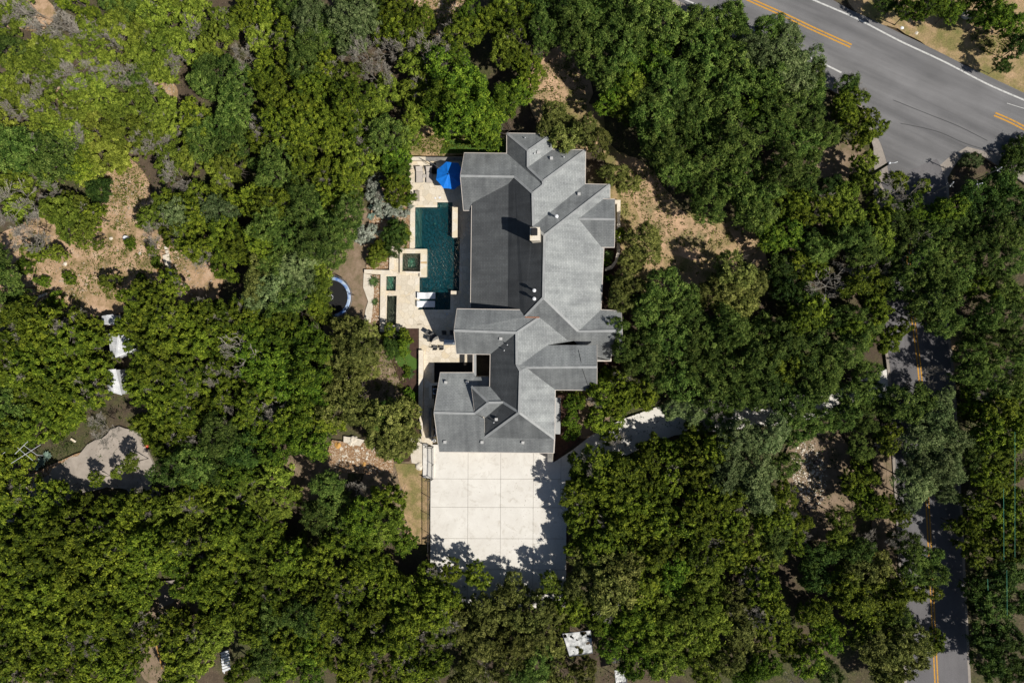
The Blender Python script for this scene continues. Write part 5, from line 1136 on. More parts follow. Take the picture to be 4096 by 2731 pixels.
TREEDATA = """117,50,50,B;160,75,35,B;173,173,35,B;77,213,30,B;267,177,28,B;410,410,34,B;35,475,45,B;75,540,38,B;30,30,32,B;
93,110,34,Y;213,300,40,Y;235,360,44,Y;275,352,34,Y;213,415,30,Y;10,277,32,Y;200,257,32,Y;130,95,24,Y;
293,30,36,j;277,75,42,j;333,68,38,j;367,38,42,j;393,88,40,j;367,110,38,j;327,135,38,j;350,160,34,j;450,30,34,j;433,113,38,j;493,108,38,j;523,60,34,j;160,120,40,j;120,187,36,j;50,157,42,j;20,200,36,j;50,225,36,j;250,150,38,j;240,192,34,j;187,207,34,j;233,227,36,j;110,273,42,j;133,305,36,j;353,235,38,j;320,300,36,j;360,285,36,j;353,320,34,j;393,300,32,j;393,253,32,j;393,367,42,j;533,377,42,j;510,402,36,j;262,300,30,j;433,5,30,j;
500,167,44,O;473,190,38,O;545,213,45,O;540,256,45,O;517,292,42,O;457,283,38,J;467,333,42,O;533,333,40,O;567,187,36,J;617,187,40,J;633,220,36,J;667,173,40,J;700,140,42,O;717,98,42,O;667,83,38,J;717,40,46,P;760,70,46,O;683,20,40,O;617,33,36,J;567,43,34,J;600,90,34,j;750,160,38,J;733,202,42,J;700,243,38,J;650,293,42,J;700,302,42,J;750,267,40,J;760,317,38,J;610,333,36,J;650,360,40,O;633,402,42,O;700,383,38,J;683,420,38,O;750,400,36,J;760,450,38,J;583,460,44,J;617,483,45,J;650,467,38,J;700,467,38,O;733,493,40,O;520,450,34,J;500,485,38,P;467,450,38,J;400,473,42,J;367,495,38,j;417,500,40,P;467,493,38,J;
27,123,38,O;33,350,46,O;83,352,46,O;133,362,44,O;167,362,36,O;117,386,40,O;27,317,35,J;43,433,38,j;100,407,34,j;140,483,40,j;183,477,35,j;160,510,34,j;217,500,28,J;233,437,28,Q;317,187,30,O;187,393,30,J;17,60,30,j;217,45,30,J;213,87,34,j;267,8,32,O;315,5,34,O;8,400,32,J;
817,43,52,P;840,12,45,O;852,85,30,B;842,133,38,B;934,104,36,B;1000,118,38,B;877,187,32,B;884,215,38,j;917,30,42,J;917,77,40,J;962,67,36,J;1067,70,42,J;1050,95,34,Q;1080,25,30,G;957,143,40,j;984,162,36,j;968,200,28,B;1167,20,40,j;1200,40,42,J;1177,75,42,J;1157,108,42,j;1184,130,34,J;1234,27,42,Q;1250,67,42,O;1222,117,26,B;1244,105,30,O;1217,150,36,J;1200,175,40,J;1216,196,30,J;1182,216,36,G;1130,40,34,J;
1045,185,62,G;1090,225,60,G;1020,232,52,G;1060,272,58,G;1120,275,55,G;1010,268,42,G;1150,240,45,G;1110,310,38,G;
800,173,36,j;804,217,42,J;827,236,42,J;860,242,38,j;900,236,32,j;804,273,42,J;826,302,42,J;892,310,44,O;942,312,30,U;804,327,40,J;822,367,40,j;800,400,42,J;820,425,32,j;788,447,28,U;907,360,38,G;908,395,38,G;910,435,34,J;800,487,42,O;780,540,40,O;
1310,20,52,O;1357,33,54,O;1400,20,52,O;1444,33,52,O;1500,43,58,O;1546,40,46,O;1317,77,52,O;1367,80,54,O;1417,83,54,O;1467,83,52,O;1517,77,52,O;1350,130,40,O;1384,127,52,O;1434,133,50,O;1400,170,38,O;1444,187,42,G;1500,143,46,G;1455,210,42,U;1417,213,36,G;1428,262,24,J;1476,248,34,G;1500,227,46,O;1500,283,52,O;1534,183,52,O;1552,233,52,O;1517,333,52,O;1562,317,52,O;1538,362,32,O;1552,383,52,O;1580,420,34,O;
1277,273,38,K;1302,317,36,K;1260,292,25,K;1345,300,38,K;1374,330,32,K;1408,400,30,K;1440,420,28,K;
1600,67,52,O;1668,43,44,O;1685,83,52,O;1765,72,42,O;1798,97,46,P;1618,117,56,O;1668,133,56,O;1735,127,56,P;1796,143,52,P;1846,150,44,P;1872,170,32,O;1600,167,54,O;1685,200,56,O;1750,187,56,O;1816,197,55,P;1864,212,40,O;1600,233,52,O;1800,250,56,O;1735,250,52,G;1668,277,52,O;1862,285,44,O;1600,300,52,O;1685,333,56,O;1768,300,52,O;1835,333,50,O;1618,367,52,O;1700,383,52,O;1800,383,52,O;1850,388,40,O;1600,433,54,O;1685,433,56,O;1750,450,46,O;1628,470,48,O;1728,483,45,O;1800,473,42,J;1840,493,32,J;
1945,192,30,Q;1960,220,28,J;1935,250,32,J;1948,275,32,J;1992,268,26,J;2000,300,30,J;1968,317,32,J;1982,378,32,j;1996,410,28,j;1968,425,34,J;2060,415,28,J;2040,452,34,b;2085,455,30,b;2120,427,18,j;1935,450,42,U;1900,483,42,J;1950,495,42,U;2018,487,38,J;1851,433,35,O;2095,482,38,G;2050,500,36,O;1900,315,34,O;1915,430,34,Q;
2348,340,36,O;2316,375,32,O;2341,370,36,O;2230,370,26,P;2285,427,42,Q;2235,450,42,Q;2190,478,34,G;2150,490,38,G;2318,452,42,Q;2268,485,42,Q;2335,500,42,Q;2210,500,36,O;
2135,17,36,G;2088,22,32,G;2035,12,24,Q;2228,10,32,G;2285,27,36,G;2318,55,36,G;2338,105,32,Q;2260,40,32,G;2180,25,30,G;2300,150,20,Q;
83,580,24,J;133,582,22,j;17,655,42,O;42,690,28,O;130,688,20,s;200,530,28,j;150,527,26,j;360,538,26,B;410,540,36,J;467,572,42,J;520,540,42,J;550,567,38,J;600,555,40,J;520,600,35,J;617,520,42,O;655,542,38,O;733,555,46,O;700,574,42,O;760,585,35,O;
610,645,56,K;645,665,50,P;600,680,42,P;667,690,48,O;683,622,48,P;640,615,40,O;730,615,34,U;738,665,30,U;695,655,44,P;
317,702,36,J;367,710,40,J;333,742,38,J;383,752,38,J;427,732,34,J;483,737,34,J;533,730,38,J;567,730,38,J;617,738,38,J;655,735,36,J;
67,750,50,J;133,750,50,J;40,785,46,J;100,790,52,J;167,785,46,J;213,755,30,J;215,800,28,J;33,840,52,J;100,835,52,J;160,842,50,J;202,850,34,J;133,890,52,J;83,905,44,J;193,905,46,J;33,940,52,O;100,940,50,J;160,933,46,J;33,990,50,J;93,980,44,J;143,972,32,J;
332,840,24,J;340,800,38,J;367,824,40,J;317,858,32,J;360,862,38,J;333,893,38,J;433,790,40,J;483,776,38,J;533,772,36,J;400,822,42,J;517,840,40,J;433,857,40,J;483,884,40,J;417,897,38,J;383,917,38,J;345,760,34,J;395,780,34,J;
600,775,48,G;667,785,54,G;717,785,46,G;583,824,46,G;650,834,56,G;717,842,52,G;617,874,46,G;683,884,46,G;566,803,46,b;610,815,30,b;653,925,26,b;
533,905,40,J;583,924,42,J;593,955,38,J;383,957,40,J;427,952,38,J;350,985,38,J;400,992,40,J;450,967,40,J;417,1032,42,J;500,992,42,O;550,997,42,O;600,990,44,G;650,972,42,J;700,940,44,G;683,992,44,G;717,1017,40,G;500,1025,42,O;567,1032,42,Q;633,1024,42,G;388,1030,26,J;240,985,36,B;480,930,34,J;640,900,30,J;
800,765,42,K;838,772,36,K;822,805,54,K;800,880,52,K;845,840,34,K;778,930,46,K;818,935,42,K;770,820,44,K;740,900,44,G;742,960,40,J;
900,965,52,K;880,1000,46,K;930,1000,40,K;872,955,34,O;925,945,38,K;905,1025,36,K;
400,1078,46,O;450,1067,42,O;427,1107,36,G;550,1090,40,G;567,1112,44,j;633,1105,46,j;650,1074,40,J;583,1147,42,j;633,1157,46,j;733,1180,42,O;752,1128,36,O;467,1132,38,J;500,1157,38,j;433,1157,38,j;367,1172,38,J;300,1063,22,U;222,1100,16,J;270,1085,16,j;140,1120,15,J;500,1070,42,Q;770,1110,32,O;
33,1097,46,J;20,1140,38,J;60,1075,28,J;133,1165,44,J;192,1148,24,J;245,1160,28,J;292,1163,26,J;200,1180,46,J;267,1182,44,J;317,1190,40,J;350,1214,42,j;400,1197,42,j;33,1214,50,J;100,1214,50,J;167,1224,50,J;233,1230,46,J;293,1234,46,J;67,1254,46,J;367,1254,46,J;427,1234,46,J;483,1207,42,j;533,1207,44,J;583,1214,46,J;617,1234,44,J;133,1280,46,J;200,1280,50,J;267,1287,50,J;333,1300,46,J;400,1280,44,G;33,1297,46,J;67,1347,50,J;133,1340,50,J;200,1347,52,J;267,1347,52,J;317,1362,42,J;20,1407,46,J;100,1404,50,J;167,1397,50,J;233,1407,52,J;300,1407,46,J;333,1390,34,J;50,1447,42,J;150,1440,46,J;217,1454,42,J;283,1440,42,J;67,1497,46,J;133,1497,44,J;27,1530,42,J;250,1504,42,J;300,1480,40,J;283,1540,46,J;217,1550,38,J;160,1560,32,J;
393,1437,38,J;417,1507,38,J;410,1547,36,J;450,1524,42,j;467,1480,42,j;500,1454,42,j;500,1420,38,J;467,1334,40,G;433,1345,35,G;500,1300,42,J;517,1364,46,J;550,1397,42,J;550,1264,42,J;617,1314,44,U;693,1252,28,U;667,1280,44,J;593,1364,42,J;650,1364,44,J;700,1314,42,J;750,1280,42,J;733,1340,42,J;633,1420,46,O;593,1447,40,J;700,1414,46,O;750,1397,40,J;667,1474,44,J;617,1497,42,O;717,1480,42,G;583,1520,38,J;650,1530,44,G;717,1530,42,G;760,1497,40,J;550,1547,32,J;
900,1142,38,J;834,1187,46,G;884,1207,50,U;924,1234,36,G;817,1230,46,G;850,1280,46,J;867,1320,44,J;810,1324,42,J;900,1347,42,J;934,1364,42,J;817,1364,44,J;867,1397,46,J;992,1337,38,J;1037,1307,28,J;1010,1364,36,J;1097,1320,30,J;1000,1407,44,J;1034,1397,35,J;934,1420,46,J;884,1464,42,J;817,1447,42,J;934,1480,44,J;1017,1447,35,J;817,1497,46,J;884,1514,34,B;950,1530,42,J;1000,1512,42,J;817,1547,42,J;900,1552,38,J;790,1240,40,J;780,1170,38,O;
1167,1385,46,K;1117,1397,42,K;1217,1407,50,K;1117,1447,46,K;1184,1464,50,K;1234,1464,42,K;1100,1497,46,K;1167,1514,50,K;1234,1520,42,O;1267,1480,32,K;1134,1530,22,B;1084,1547,42,K;1200,1557,42,O;1184,1348,30,K;1267,1340,28,U;1060,1430,40,K;1270,1400,34,K;
1334,1080,34,J;1384,1072,46,J;1434,1097,52,J;1484,1072,48,J;1534,1095,48,J;1350,1145,38,J;1400,1130,48,J;1450,1147,50,J;1517,1140,50,J;1367,1187,38,J;1417,1190,50,J;1336,1240,28,J;1322,1262,24,J;1384,1240,46,J;1467,1197,50,J;1534,1197,52,J;1450,1247,50,J;1517,1254,50,J;1338,1288,36,K;1384,1297,50,K;1434,1307,50,K;1334,1340,44,K;1400,1347,56,K;1450,1347,50,K;1392,1390,32,b;1317,1392,40,J;1367,1415,34,J;1484,1314,50,J;1544,1312,46,G;1534,1364,52,U;1484,1380,42,J;1450,1407,44,G;1500,1424,50,G;1295,1432,20,J;1450,1464,46,G;1517,1464,52,U;1552,1412,46,U;1402,1490,32,G;1467,1514,50,G;1534,1514,52,U;1284,1540,36,K;1344,1540,32,K;1395,1440,30,G;
1600,1080,50,J;1668,1080,56,P;1735,1080,56,P;1800,1067,40,O;1618,1130,50,J;1668,1140,46,J;1735,1130,50,P;1775,1140,40,J;1808,1138,28,J;1600,1187,48,J;1668,1197,42,J;1780,1190,42,J;1818,1195,34,J;1822,1235,32,J;1785,1234,38,O;1718,1197,36,j;1600,1247,50,J;1668,1254,42,J;1751,1280,40,j;1701,1274,40,J;1735,1340,52,J;1768,1347,38,J;1600,1330,52,U;1645,1347,38,U;1595,1397,52,U;1645,1414,42,U;1600,1464,52,U;1635,1487,40,U;1718,1414,40,B;1700,1440,40,K;1768,1407,44,J;1785,1447,42,J;1718,1464,42,K;1668,1514,42,K;1618,1530,46,U;1735,1530,36,G;1768,1530,32,G;1825,1555,25,B;1845,1477,32,J;1690,1380,42,K;
1955,1112,34,J;1980,1140,34,J;1928,1240,32,U;1968,1264,40,O;1968,1307,42,K;2018,1307,42,K;1935,1347,42,J;2001,1364,50,J;2051,1364,46,J;1961,1387,42,J;2051,1407,44,O;1968,1440,46,J;2018,1430,38,J;2001,1480,46,K;2051,1480,50,K;2095,1464,42,K;2080,1512,46,K;2035,1530,46,K;2140,1472,28,J;2098,1305,36,O;2138,1314,36,O;2132,1274,30,O;2095,1264,30,O;2112,1352,34,J;1890,1270,36,Q;1880,1330,38,Q;1870,1400,38,J;1890,1440,36,G;1900,1540,36,Q;1860,1520,38,G;
2130,1075,58,P;2180,1070,42,P;2100,1108,48,P;2170,1125,36,P;2085,1145,36,P;2078,1185,22,J;2080,930,50,O;2140,960,56,P;2185,1000,46,P;2115,1012,50,P;2040,1005,38,J;2030,940,36,O;
2251,1085,40,J;2301,1085,42,J;2240,1162,40,J;2268,1128,38,J;2192,1205,24,J;2222,1222,36,J;2285,1180,46,J;2328,1162,42,J;2251,1274,40,J;2285,1247,42,J;2328,1247,42,J;2268,1330,44,Q;2318,1314,44,Q;2285,1397,46,Q;2335,1380,42,Q;2268,1464,40,Q;2318,1464,42,Q;2268,1524,42,Q;2318,1530,44,Q;
1801,540,44,G;1768,532,38,G;1685,622,52,K;1651,668,46,K;1718,652,42,K;1685,690,48,K;1801,622,40,Q;1801,662,42,Q;1918,542,42,O;1961,550,42,O;1885,572,40,O;2018,555,46,U;1985,582,42,O;1937,605,24,b;1901,655,36,b;1868,615,32,J;1985,640,40,J;1968,665,40,J;1850,560,40,Q;1845,680,36,Q;
2085,542,42,O;2121,550,28,b;2151,540,42,O;2185,572,46,O;2118,590,40,O;2185,632,50,O;2135,632,44,O;2061,650,42,O;2085,672,42,O;2151,682,50,O;2118,722,40,O;2168,728,44,O;2151,752,28,O;2218,540,40,O;2251,555,42,O;2301,540,42,O;2268,605,44,O;2318,605,44,O;2251,665,44,G;2301,662,44,O;2268,722,46,O;2318,722,44,O;2235,757,38,O;2285,782,46,O;2335,782,42,O;2228,807,40,O;2268,840,46,O;2318,832,44,O;2232,857,38,O;2268,890,44,O;2318,884,44,O;2235,924,40,J;2285,942,44,J;2335,940,40,J;2268,992,44,J;2318,997,44,J;2235,1040,38,O;2290,1040,40,J;2040,600,38,O;
1868,712,44,J;1835,737,42,J;1951,722,36,O;2011,712,36,J;1961,764,36,G;2032,785,30,J;2078,748,18,J;1910,740,38,O;1990,750,34,O;
1482,558,46,K;1450,598,28,K;1445,655,40,K;1425,690,34,K;1530,655,48,O;1502,715,46,O;1560,700,50,O;1592,742,46,O;1540,780,52,O;1482,790,46,O;1600,805,50,O;1640,775,50,O;1680,757,50,O;1500,850,48,O;1455,835,32,O;1560,870,52,O;1620,865,50,O;1680,845,52,O;1740,765,46,O;1740,825,50,O;1800,775,46,O;1795,845,50,J;1850,802,50,O;1900,842,48,O;1872,885,46,O;1430,895,38,J;1480,905,38,J;1405,930,28,J;1650,915,42,O;1700,900,44,O;1760,890,46,O;1830,922,50,O;1700,1005,54,P;1765,1000,50,P;1645,1025,46,J;1597,1042,38,J;1545,1045,36,J;1820,985,46,O;1872,962,42,O;1950,802,42,O;1988,862,42,O;1960,905,44,O;1998,905,30,O;1940,955,40,O;1985,965,36,O;1380,900,34,J;1655,950,30,O;1420,750,32,O;1430,800,34,O;1396,865,26,s;
866,418,24,V;860,448,26,V;878,472,26,V;903,484,20,V;928,478,20,V;848,535,24,V;830,548,16,V;
912,530,32,Q;905,560,28,Q;895,540,28,J;868,590,26,U;872,572,20,J;930,545,16,J;
895,770,22,J;912,785,24,Q;930,775,18,J;900,800,22,Q;925,800,18,G;
936,850,10,s;935,862,8,s;940,1025,14,s;915,1052,12,s;1318,925,22,G;1312,962,20,G;1308,1000,16,G;1330,915,20,J;1320,985,18,G;1395,640,14,s;1430,655,16,s;1390,600,12,s;
942,905,14,s;945,930,12,s;1400,520,10,U;1420,540,18,J;
1632,958,34,O;1600,990,28,J;1575,1015,30,J;1500,1020,26,J;1655,965,34,O;
255,828,16,J;305,880,18,J;236,778,16,J;248,868,14,J;1340,1500,14,K;1312,1498,14,K;1345,1455,12,J;
1385,962,32,J;1402,1000,24,J;1435,925,30,J;1550,938,32,P;1596,950,26,P;;
100,330,26,B;
180,320,26,B;
300,180,26,B;
440,60,26,B;
560,130,26,B;
600,290,26,B;
40,240,26,B;
330,330,26,B;
650,330,26,B;
700,60,26,B;
770,160,26,B;
900,120,26,B;
1015,150,26,B;
1180,100,26,B;
500,860,26,B;
440,900,26,B;
380,870,26,B;
620,1340,26,B;
820,1120,26,B;
970,1470,26,B;
1420,1020,26,B;
1890,660,26,B;
2020,610,26,B;
2000,1240,26,B;
2060,1240,26,B;
2290,870,26,B;
2150,860,26,B;
120,440,26,B;
1050,60,26,B;
960,110,26,B;
300,1240,26,B;
180,1390,26,B;
480,1260,26,B;
760,1460,26,B;
1640,940,26,B;
1710,1160,26,B;
160,640,16,s;250,648,20,j;300,560,15,s;60,612,17,s;360,602,16,s;325,640,15,s;225,562,14,j;100,645,14,s;350,575,14,j;728,692,30,J;735,642,26,U;2075,1242,30,O;2058,1182,26,J;2122,1058,34,P;2092,1315,30,J;2048,765,24,J;2105,905,26,O;
745,715,26,J;738,648,24,U;945,455,14,G;
"""

LM = [("blue parasol",1028,403),("swimming pool",1005,540),("square spa",944,602),("trampoline",775,680),("white tin sheds",275,830),("white bucket",293,548),("driveway's lower left corner",1000,1290),("driveway's lower right corner",1300,1290),
      ("torn canopy",1326,1476),("highway's yellow line end",1950,103),("road junction",2090,390),("side road's upper gap",2110,810),("side road's lower gap",2120,1190),("grass right of the house",1620,545),
      ("tan clearing above the house",1290,190),("rocky left clearing",200,600),("left dirt drive",230,1050),("stump clearing",1870,1090),("roof's top gable",1215,320),("photo's top left corner",0,0),("photo's top right corner",2352,0),
      ("photo's bottom left corner",0,1568),("photo's bottom right corner",2352,1568),("left edge's middle",0,800),("middle of the bottom edge",1176,1568),("right edge's middle",2352,900),("stone bar",1020,785),("orange gravel bed",830,1040),
      ("dirt patch by the garage",890,870),("white pallet",515,1515),("dark trailer",375,1490),("tarpaulin heap",207,1495),("small upper rock patch",375,205),("garage's right wall",1280,950),("house's right gable",1410,510),
      ("shaded drive bend",1500,960),("white antenna",60,1040),("agaves",870,495),("bottom edge's left quarter",600,1568),("bottom edge's right quarter",1750,1568),("lower right power lines",2300,1150),("top edge's left quarter",600,0),("middle of the top edge",1100,0)]
ORD = ["nearest", "second nearest", "third nearest", "fourth nearest", "fifth nearest", "sixth nearest", "seventh nearest", "eighth nearest", "ninth nearest", "tenth nearest", "eleventh nearest", "twelfth nearest", "thirteenth nearest", "fourteenth nearest", "fifteenth nearest"]
def side(dx, dy):
    a = math.degrees(math.atan2(-dy, dx)) % 360
    return ["right of", "upper right of", "above", "upper left of", "left of", "lower left of", "below", "lower right of"][int((a + 22.5) // 45) % 8]
TREES = []
for rec in TREEDATA.split(';'):
    rec = rec.strip()
    if not rec: continue
    x, y, r, k = rec.split(','); TREES.append([float(x), float(y), float(r), k.strip()])
# crowns that stand almost wholly inside a neighbour are the same tree
keep = []
for t in TREES:
    if t[3] in 'JOQj' and t[2] > 24 and any(q[3] in 'JOQj' and math.hypot(q[0] - t[0], q[1] - t[1]) < .80 * max(q[2], t[2]) for q in keep): 
        q = min((q for q in keep if q[3] in 'JOQj'), key=lambda q: math.hypot(q[0] - t[0], q[1] - t[1])); d = math.hypot(q[0] - t[0], q[1] - t[1])
        q[0] += (t[0] - q[0]) * .25; q[1] += (t[1] - q[1]) * .25; q[2] += d * .12; continue
    keep.append(t)
TREES = keep
# young growth between the listed crowns, wherever the photo shows no open ground
OPEN_E = [(320,400,30,25),(290,460,45,50),(255,520,60,45),(230,590,120,70),(120,620,90,70),(330,590,70,80),(440,620,45,70),(180,680,90,35),(110,710,60,25),(20,735,35,30),(375,205,28,24),(150,207,14,12),(1290,190,60,75),(1310,245,70,50),(1000,325,80,40),(1080,340,90,28),
  (1460,470,60,90),(1500,510,80,70),(1600,545,120,65),(1700,560,75,75),(1745,610,40,60),(1580,600,60,60),(800,560,60,160),(775,683,66,66),(890,850,70,100),(830,1045,90,60),(930,1150,60,110),(730,1080,50,45),(200,1040,110,50),(300,1020,60,50),(320,1095,70,55),(110,1110,70,55),
  (1870,1090,70,120),(1930,1010,40,50),(2110,815,80,90),(2130,1190,75,90),(2170,1300,60,120),(2175,1480,50,130),(275,805,40,40),(262,880,30,38),(1326,1476,40,38),(1425,1540,28,32),(385,1370,32,45),(430,1385,60,32),(368,1490,26,55),(207,1495,30,35),(515,1515,24,38),
  (2270,130,110,70),(2180,90,90,60),(2330,190,60,40),(1020,30,60,40),(1345,950,45,45),(1500,960,120,50),(1940,380,50,50),(2000,410,60,50),(75,1045,60,30)]
def highway_px(x, y):
    return y < 40 + (x - 1568) * .565 + 90 - 60 and x > 1560 or (x > 1960 and y < 420 and x < 2200)
def open_px(x, y):
    if 930 < x < 1440 and 295 < y < 1065: return True
    if 820 < x < 940 and 400 < y < 760: return True
    if 975 < x < 1320 and 1030 < y < 1345: return True
    if highway_px(x, y): return True
    return any(((x - a) / c) ** 2 + ((y - b) / d) ** 2 < 1 for a, b, c, d in OPEN_E)
rf = random.Random(21); fill = 0
pts_ = [(x + rf.uniform(-10, 10), y + rf.uniform(-10, 10)) for x in range(0, 2360, 34) for y in range(0, 1575, 34)]
rf.shuffle(pts_)
for x, y in pts_:
    if fill >= 95: break
    if open_px(x, y): continue
    if any((x - t[0]) ** 2 + (y - t[1]) ** 2 < (t[2] * .70) ** 2 for t in TREES if t[3] not in 'Bb'): continue
    near = min((t for t in TREES if t[3] not in 'BbVYs'), key=lambda t: (x - t[0]) ** 2 + (y - t[1]) ** 2)[3]
    TREES.append([x, y, rf.uniform(27, 36), near]); fill += 1
used = {}; info = []
for i, (x, y, r, k) in enumerate(TREES):
    li = min(range(len(LM)), key=lambda q: (LM[q][1] - x) ** 2 + (LM[q][2] - y) ** 2)
    info.append((li, side(x - LM[li][1], y - LM[li][2]), math.hypot(x - LM[li][1], y - LM[li][2])))
for i, (x, y, r, k) in enumerate(TREES): used.setdefault((info[i][0], info[i][1], KIND[k][1]), []).append((info[i][2], i))
LAB = {}
for key, L_ in used.items():
    L_.sort()
    for q, (d, i) in enumerate(L_):
        LAB[i] = f"{key[2]} {key[1]} the {LM[key[0]][0]}" + (f", {ORD[min(q, 14)]}" if len(L_) > 1 else "")
rt = random.Random(3); cnt = {}
HS = {'J': 1.02, 'j': .85, 'O': 1.12, 'P': 1.15, 'Q': 1.0, 'G': 1.1, 'K': 1.0, 'U': 1.15, 'Y': .42, 'B': .8, 'b': 1.0, 'V': .35, 's': .4}
for i, (x, y, r, k) in enumerate(TREES):
    nm, look, grp, H = KIND[k]
    zc = 3.0; hv = rt.uniform(.78, 1.25)
    px, py = x * 1.7415, y * 1.7417
    for _ in range(3):
        rm = (W(px + r * 1.7415, py, zc) - W(px - r * 1.7415, py, zc)).length / 2 * (1.02 if k not in 'BbVs' else 1.0)
        if k in 'Vs': zc = .1 + rm * .45
        elif k == 'Y': zc = .8 + rm * .35
        elif x < 620 and y < 480: zc = 1.2 + rm * .60
        elif x > 2190 and 300 < y < 400: zc = .3 + rm * .35
        elif 1395 < x < 1610 and 985 < y < 1062: zc = .85 * HS[k] * (1.7 + rm * .95)
        elif 850 < x < 950 and 330 < y < 800: zc = .5 + rm * .6
        else: zc = hv * HS[k] * (1.7 + rm * .95)
    if k in 'Bb': zc += 1.5
    p = W(px, py, zc)
    t = bpy.data.objects.new(nm, None); COL.objects.link(t); t.location = (p.x, p.y, 0); t.empty_display_size = .5
    tag(t, LAB[i], CAT[k], grp)
    j = cnt.get(k, 0); cnt[k] = j + 1
    a = rt.uniform(0, 6.283)
    if k == 'B': me = TWIGS[j % len(TWIGS)]
    elif k == 'b': me = BARE[j % len(BARE)]
    elif k == 's': me = PROTO['G'][j % 4]
    else: me = PROTO[k][(j * 7 + rt.randrange(3)) % len(PROTO[k])]
    c = bpy.data.objects.new("branches" if k in 'Bb' else "crown", me); COL.objects.link(c); c.parent = t
    c.location = (0, 0, zc); c.rotation_euler = (rt.uniform(-.10, .10), rt.uniform(-.10, .10), a)
    s = rm * rt.uniform(.90, 1.02); c.scale = (s * rt.uniform(.88, 1.14), s * rt.uniform(.88, 1.14), s * rt.uniform(.9, 1.25))
    if (k == 'j' and i % 2 == 0) or (k == 'J' and rt.random() < .30):
        w = bpy.data.objects.new("bare_twigs", TWIGS[j % len(TWIGS)]); COL.objects.link(w); w.parent = t
        an_ = rt.uniform(0, 6.283); w.location = (rm * .4 * math.cos(an_), rm * .4 * math.sin(an_), zc + rm * .18); w.rotation_euler = (0, 0, a); w.scale = (rm * .62, rm * .62, rm * .62)
    if k not in 'BbVs':
        w = bpy.data.objects.new("trunk", WOOD[j % 3]); COL.objects.link(w); w.parent = t
        w.location = (0, 0, zc); w.rotation_euler = (0, 0, a); w.scale = (rm * .9, rm * .9, max(.3, zc / 1.3))
# ---------------------------------------------------------------- stones and litter scattered on open ground
M_TANROCK = rough_mat('tan loose rock', (.34, .26, .18), (.52, .43, .33), 3)
def scatter(name, areas, n, rmin, rmax, mat, seed, label, cat):
    g_ = np.random.default_rng(seed); vs = []; fs = []
    for _ in range(n):
        cx, cy, rx, ry = areas[g_.integers(len(areas))]; a = g_.uniform(0, 6.283); q = math.sqrt(g_.random())
        p = W((cx + rx * q * math.cos(a)) * 1.7415, (cy + ry * q * math.sin(a)) * 1.7417, .12); r = g_.uniform(rmin, rmax) * (1 + 1.2 * (g_.random() > .93))
        b = len(vs); k = 5; ph = g_.uniform(0, 6)
        for i in range(k): t = ph + 6.283 * i / k; rr_ = r * g_.uniform(.7, 1.2); vs.append((p.x + rr_ * math.cos(t), p.y + rr_ * math.sin(t), p.z - .08))
        for i in range(k): t = ph + 6.283 * i / k; rr_ = r * g_.uniform(.45, .8); vs.append((p.x + rr_ * math.cos(t), p.y + rr_ * math.sin(t), p.z + r * g_.uniform(.4, .7)))
        fs += [(b + i, b + (i + 1) % k, b + k + (i + 1) % k, b + k + i) for i in range(k)] + [tuple(b + k + i for i in range(k))]
    o = MB().add(vs, fs).build(name, mat); tag(o, label, cat, kind='stuff')
AR = [(230,600,220,90),(290,460,45,60),(150,640,120,60),(440,620,50,60),(1020,30,55,40),(375,205,26,22),(880,860,50,80)]
scatter("loose_stones", AR, 1500, .04, .12, M_TANROCK, 5, "loose pale stones strewn over the bare clearings", "stones")
scatter("loose_stones", [(825,1045,60,28),(815,1035,50,22)], 500, .06, .15, M_PALEROCK, 6, "white stones among the orange gravel bed", "stones")
scatter("loose_stones", [(1855,1070,38,60),(1860,1100,40,70)], 500, .05, .14, M_PALEROCK, 8, "pale rubble scattered over the stump clearing", "stones")
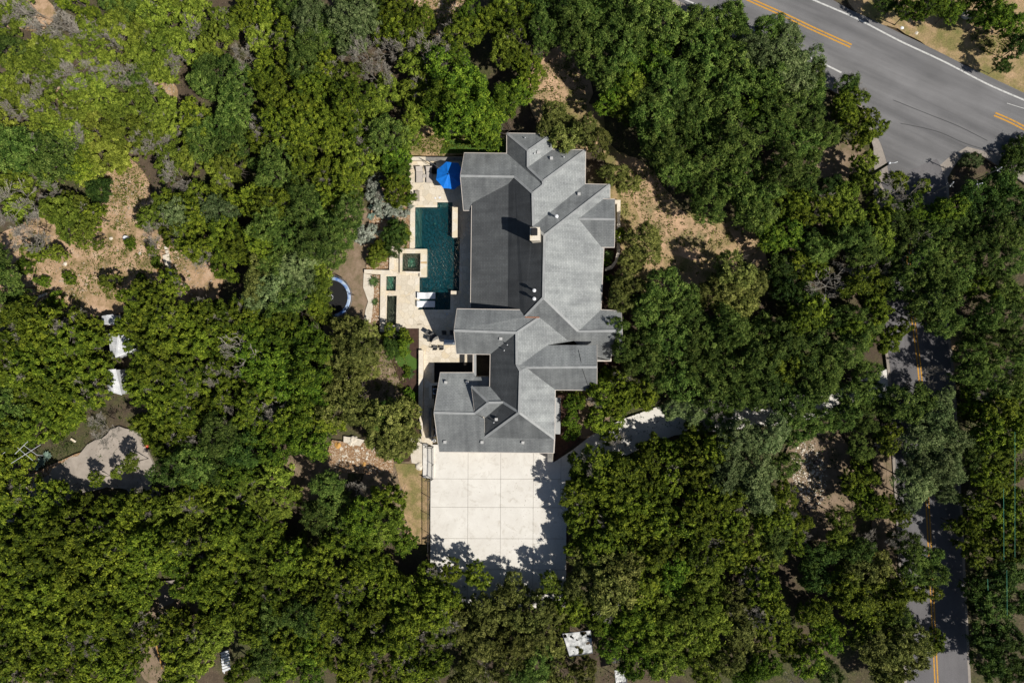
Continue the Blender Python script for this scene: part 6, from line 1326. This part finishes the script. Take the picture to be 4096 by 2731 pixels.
def tufts(name, areas, n, r, mat_k, seed, label):
    g_ = np.random.default_rng(seed); P = []
    for _ in range(n):
        cx, cy, rx, ry = areas[g_.integers(len(areas))]; a = g_.uniform(0, 6.283); q = math.sqrt(g_.random())
        p = W((cx + rx * q * math.cos(a)) * 1.7415, (cy + ry * q * math.sin(a)) * 1.7417, .1)
        k = int(g_.integers(8, 26)); rr_ = g_.uniform(.12, r); P.append(np.array(p) + g_.normal(size=(k, 3)) * np.array([rr_, rr_, .07]) + np.array([0, 0, .12]))
    P = np.concatenate(P); n_ = len(P); Nn = nv(RNG.normal(size=(n_, 3)) * .5 + np.array([0, 0, .8]))
    me = leaf_mesh(name, P, Nn, RNG.uniform(.07, .16, n_), 1.8, RNG.uniform(.1, .9, n_), LEAF[mat_k])
    o = bpy.data.objects.new(name, me); COL.objects.link(o); tag(o, label, "undergrowth", kind='stuff')
tufts("weed_tufts", [(200,600,230,90),(280,450,60,80),(300,620,140,70),(80,700,120,40),(1010,330,80,20),(1020,30,60,45)], 900, .5, 'j', 3, "low weeds growing over the rocky clearings")
tufts("grass_tufts", [(1290,210,60,80),(1600,560,140,70),(1480,470,60,90),(2290,85,60,40),(890,850,50,70)], 800, .28, 'K', 4, "short grass tufts over the dry lawns")
def litter(n, seed):
    g_ = np.random.default_rng(seed); a = W(1723, 1790, .215); b = W(2262, 2420, .215)
    u = g_.random(n) ** .35; v = g_.random(n) ** .6; P = np.stack([a.x + (b.x - a.x) * u, a.y + (b.y - a.y) * v, np.full(n, .215)], 1)
    Nn = nv(np.array([0, 0, 1.0]) + g_.normal(size=(n, 3)) * .15)
    me = leaf_mesh("fallen_leaves", P, Nn, g_.uniform(.025, .07, n), 1.6, g_.random(n), MATS["litter"])
    o = bpy.data.objects.new("fallen_leaves", me); COL.objects.link(o); tag(o, "dry brown leaves blown over the concrete driveway", "leaves", kind='stuff')
rough_mat("litter", (.14, .09, .05), (.30, .21, .12), 5); litter(420, 4)
tufts("ground_cover", [(500,250,480,240),(300,1000,280,250),(400,1350,380,200),(1700,1000,300,300),(1650,250,250,200),(1300,1450,450,120),(2280,900,90,420)], 2600, .6, 'Q', 6, "dark leafy ground cover beneath the trees")
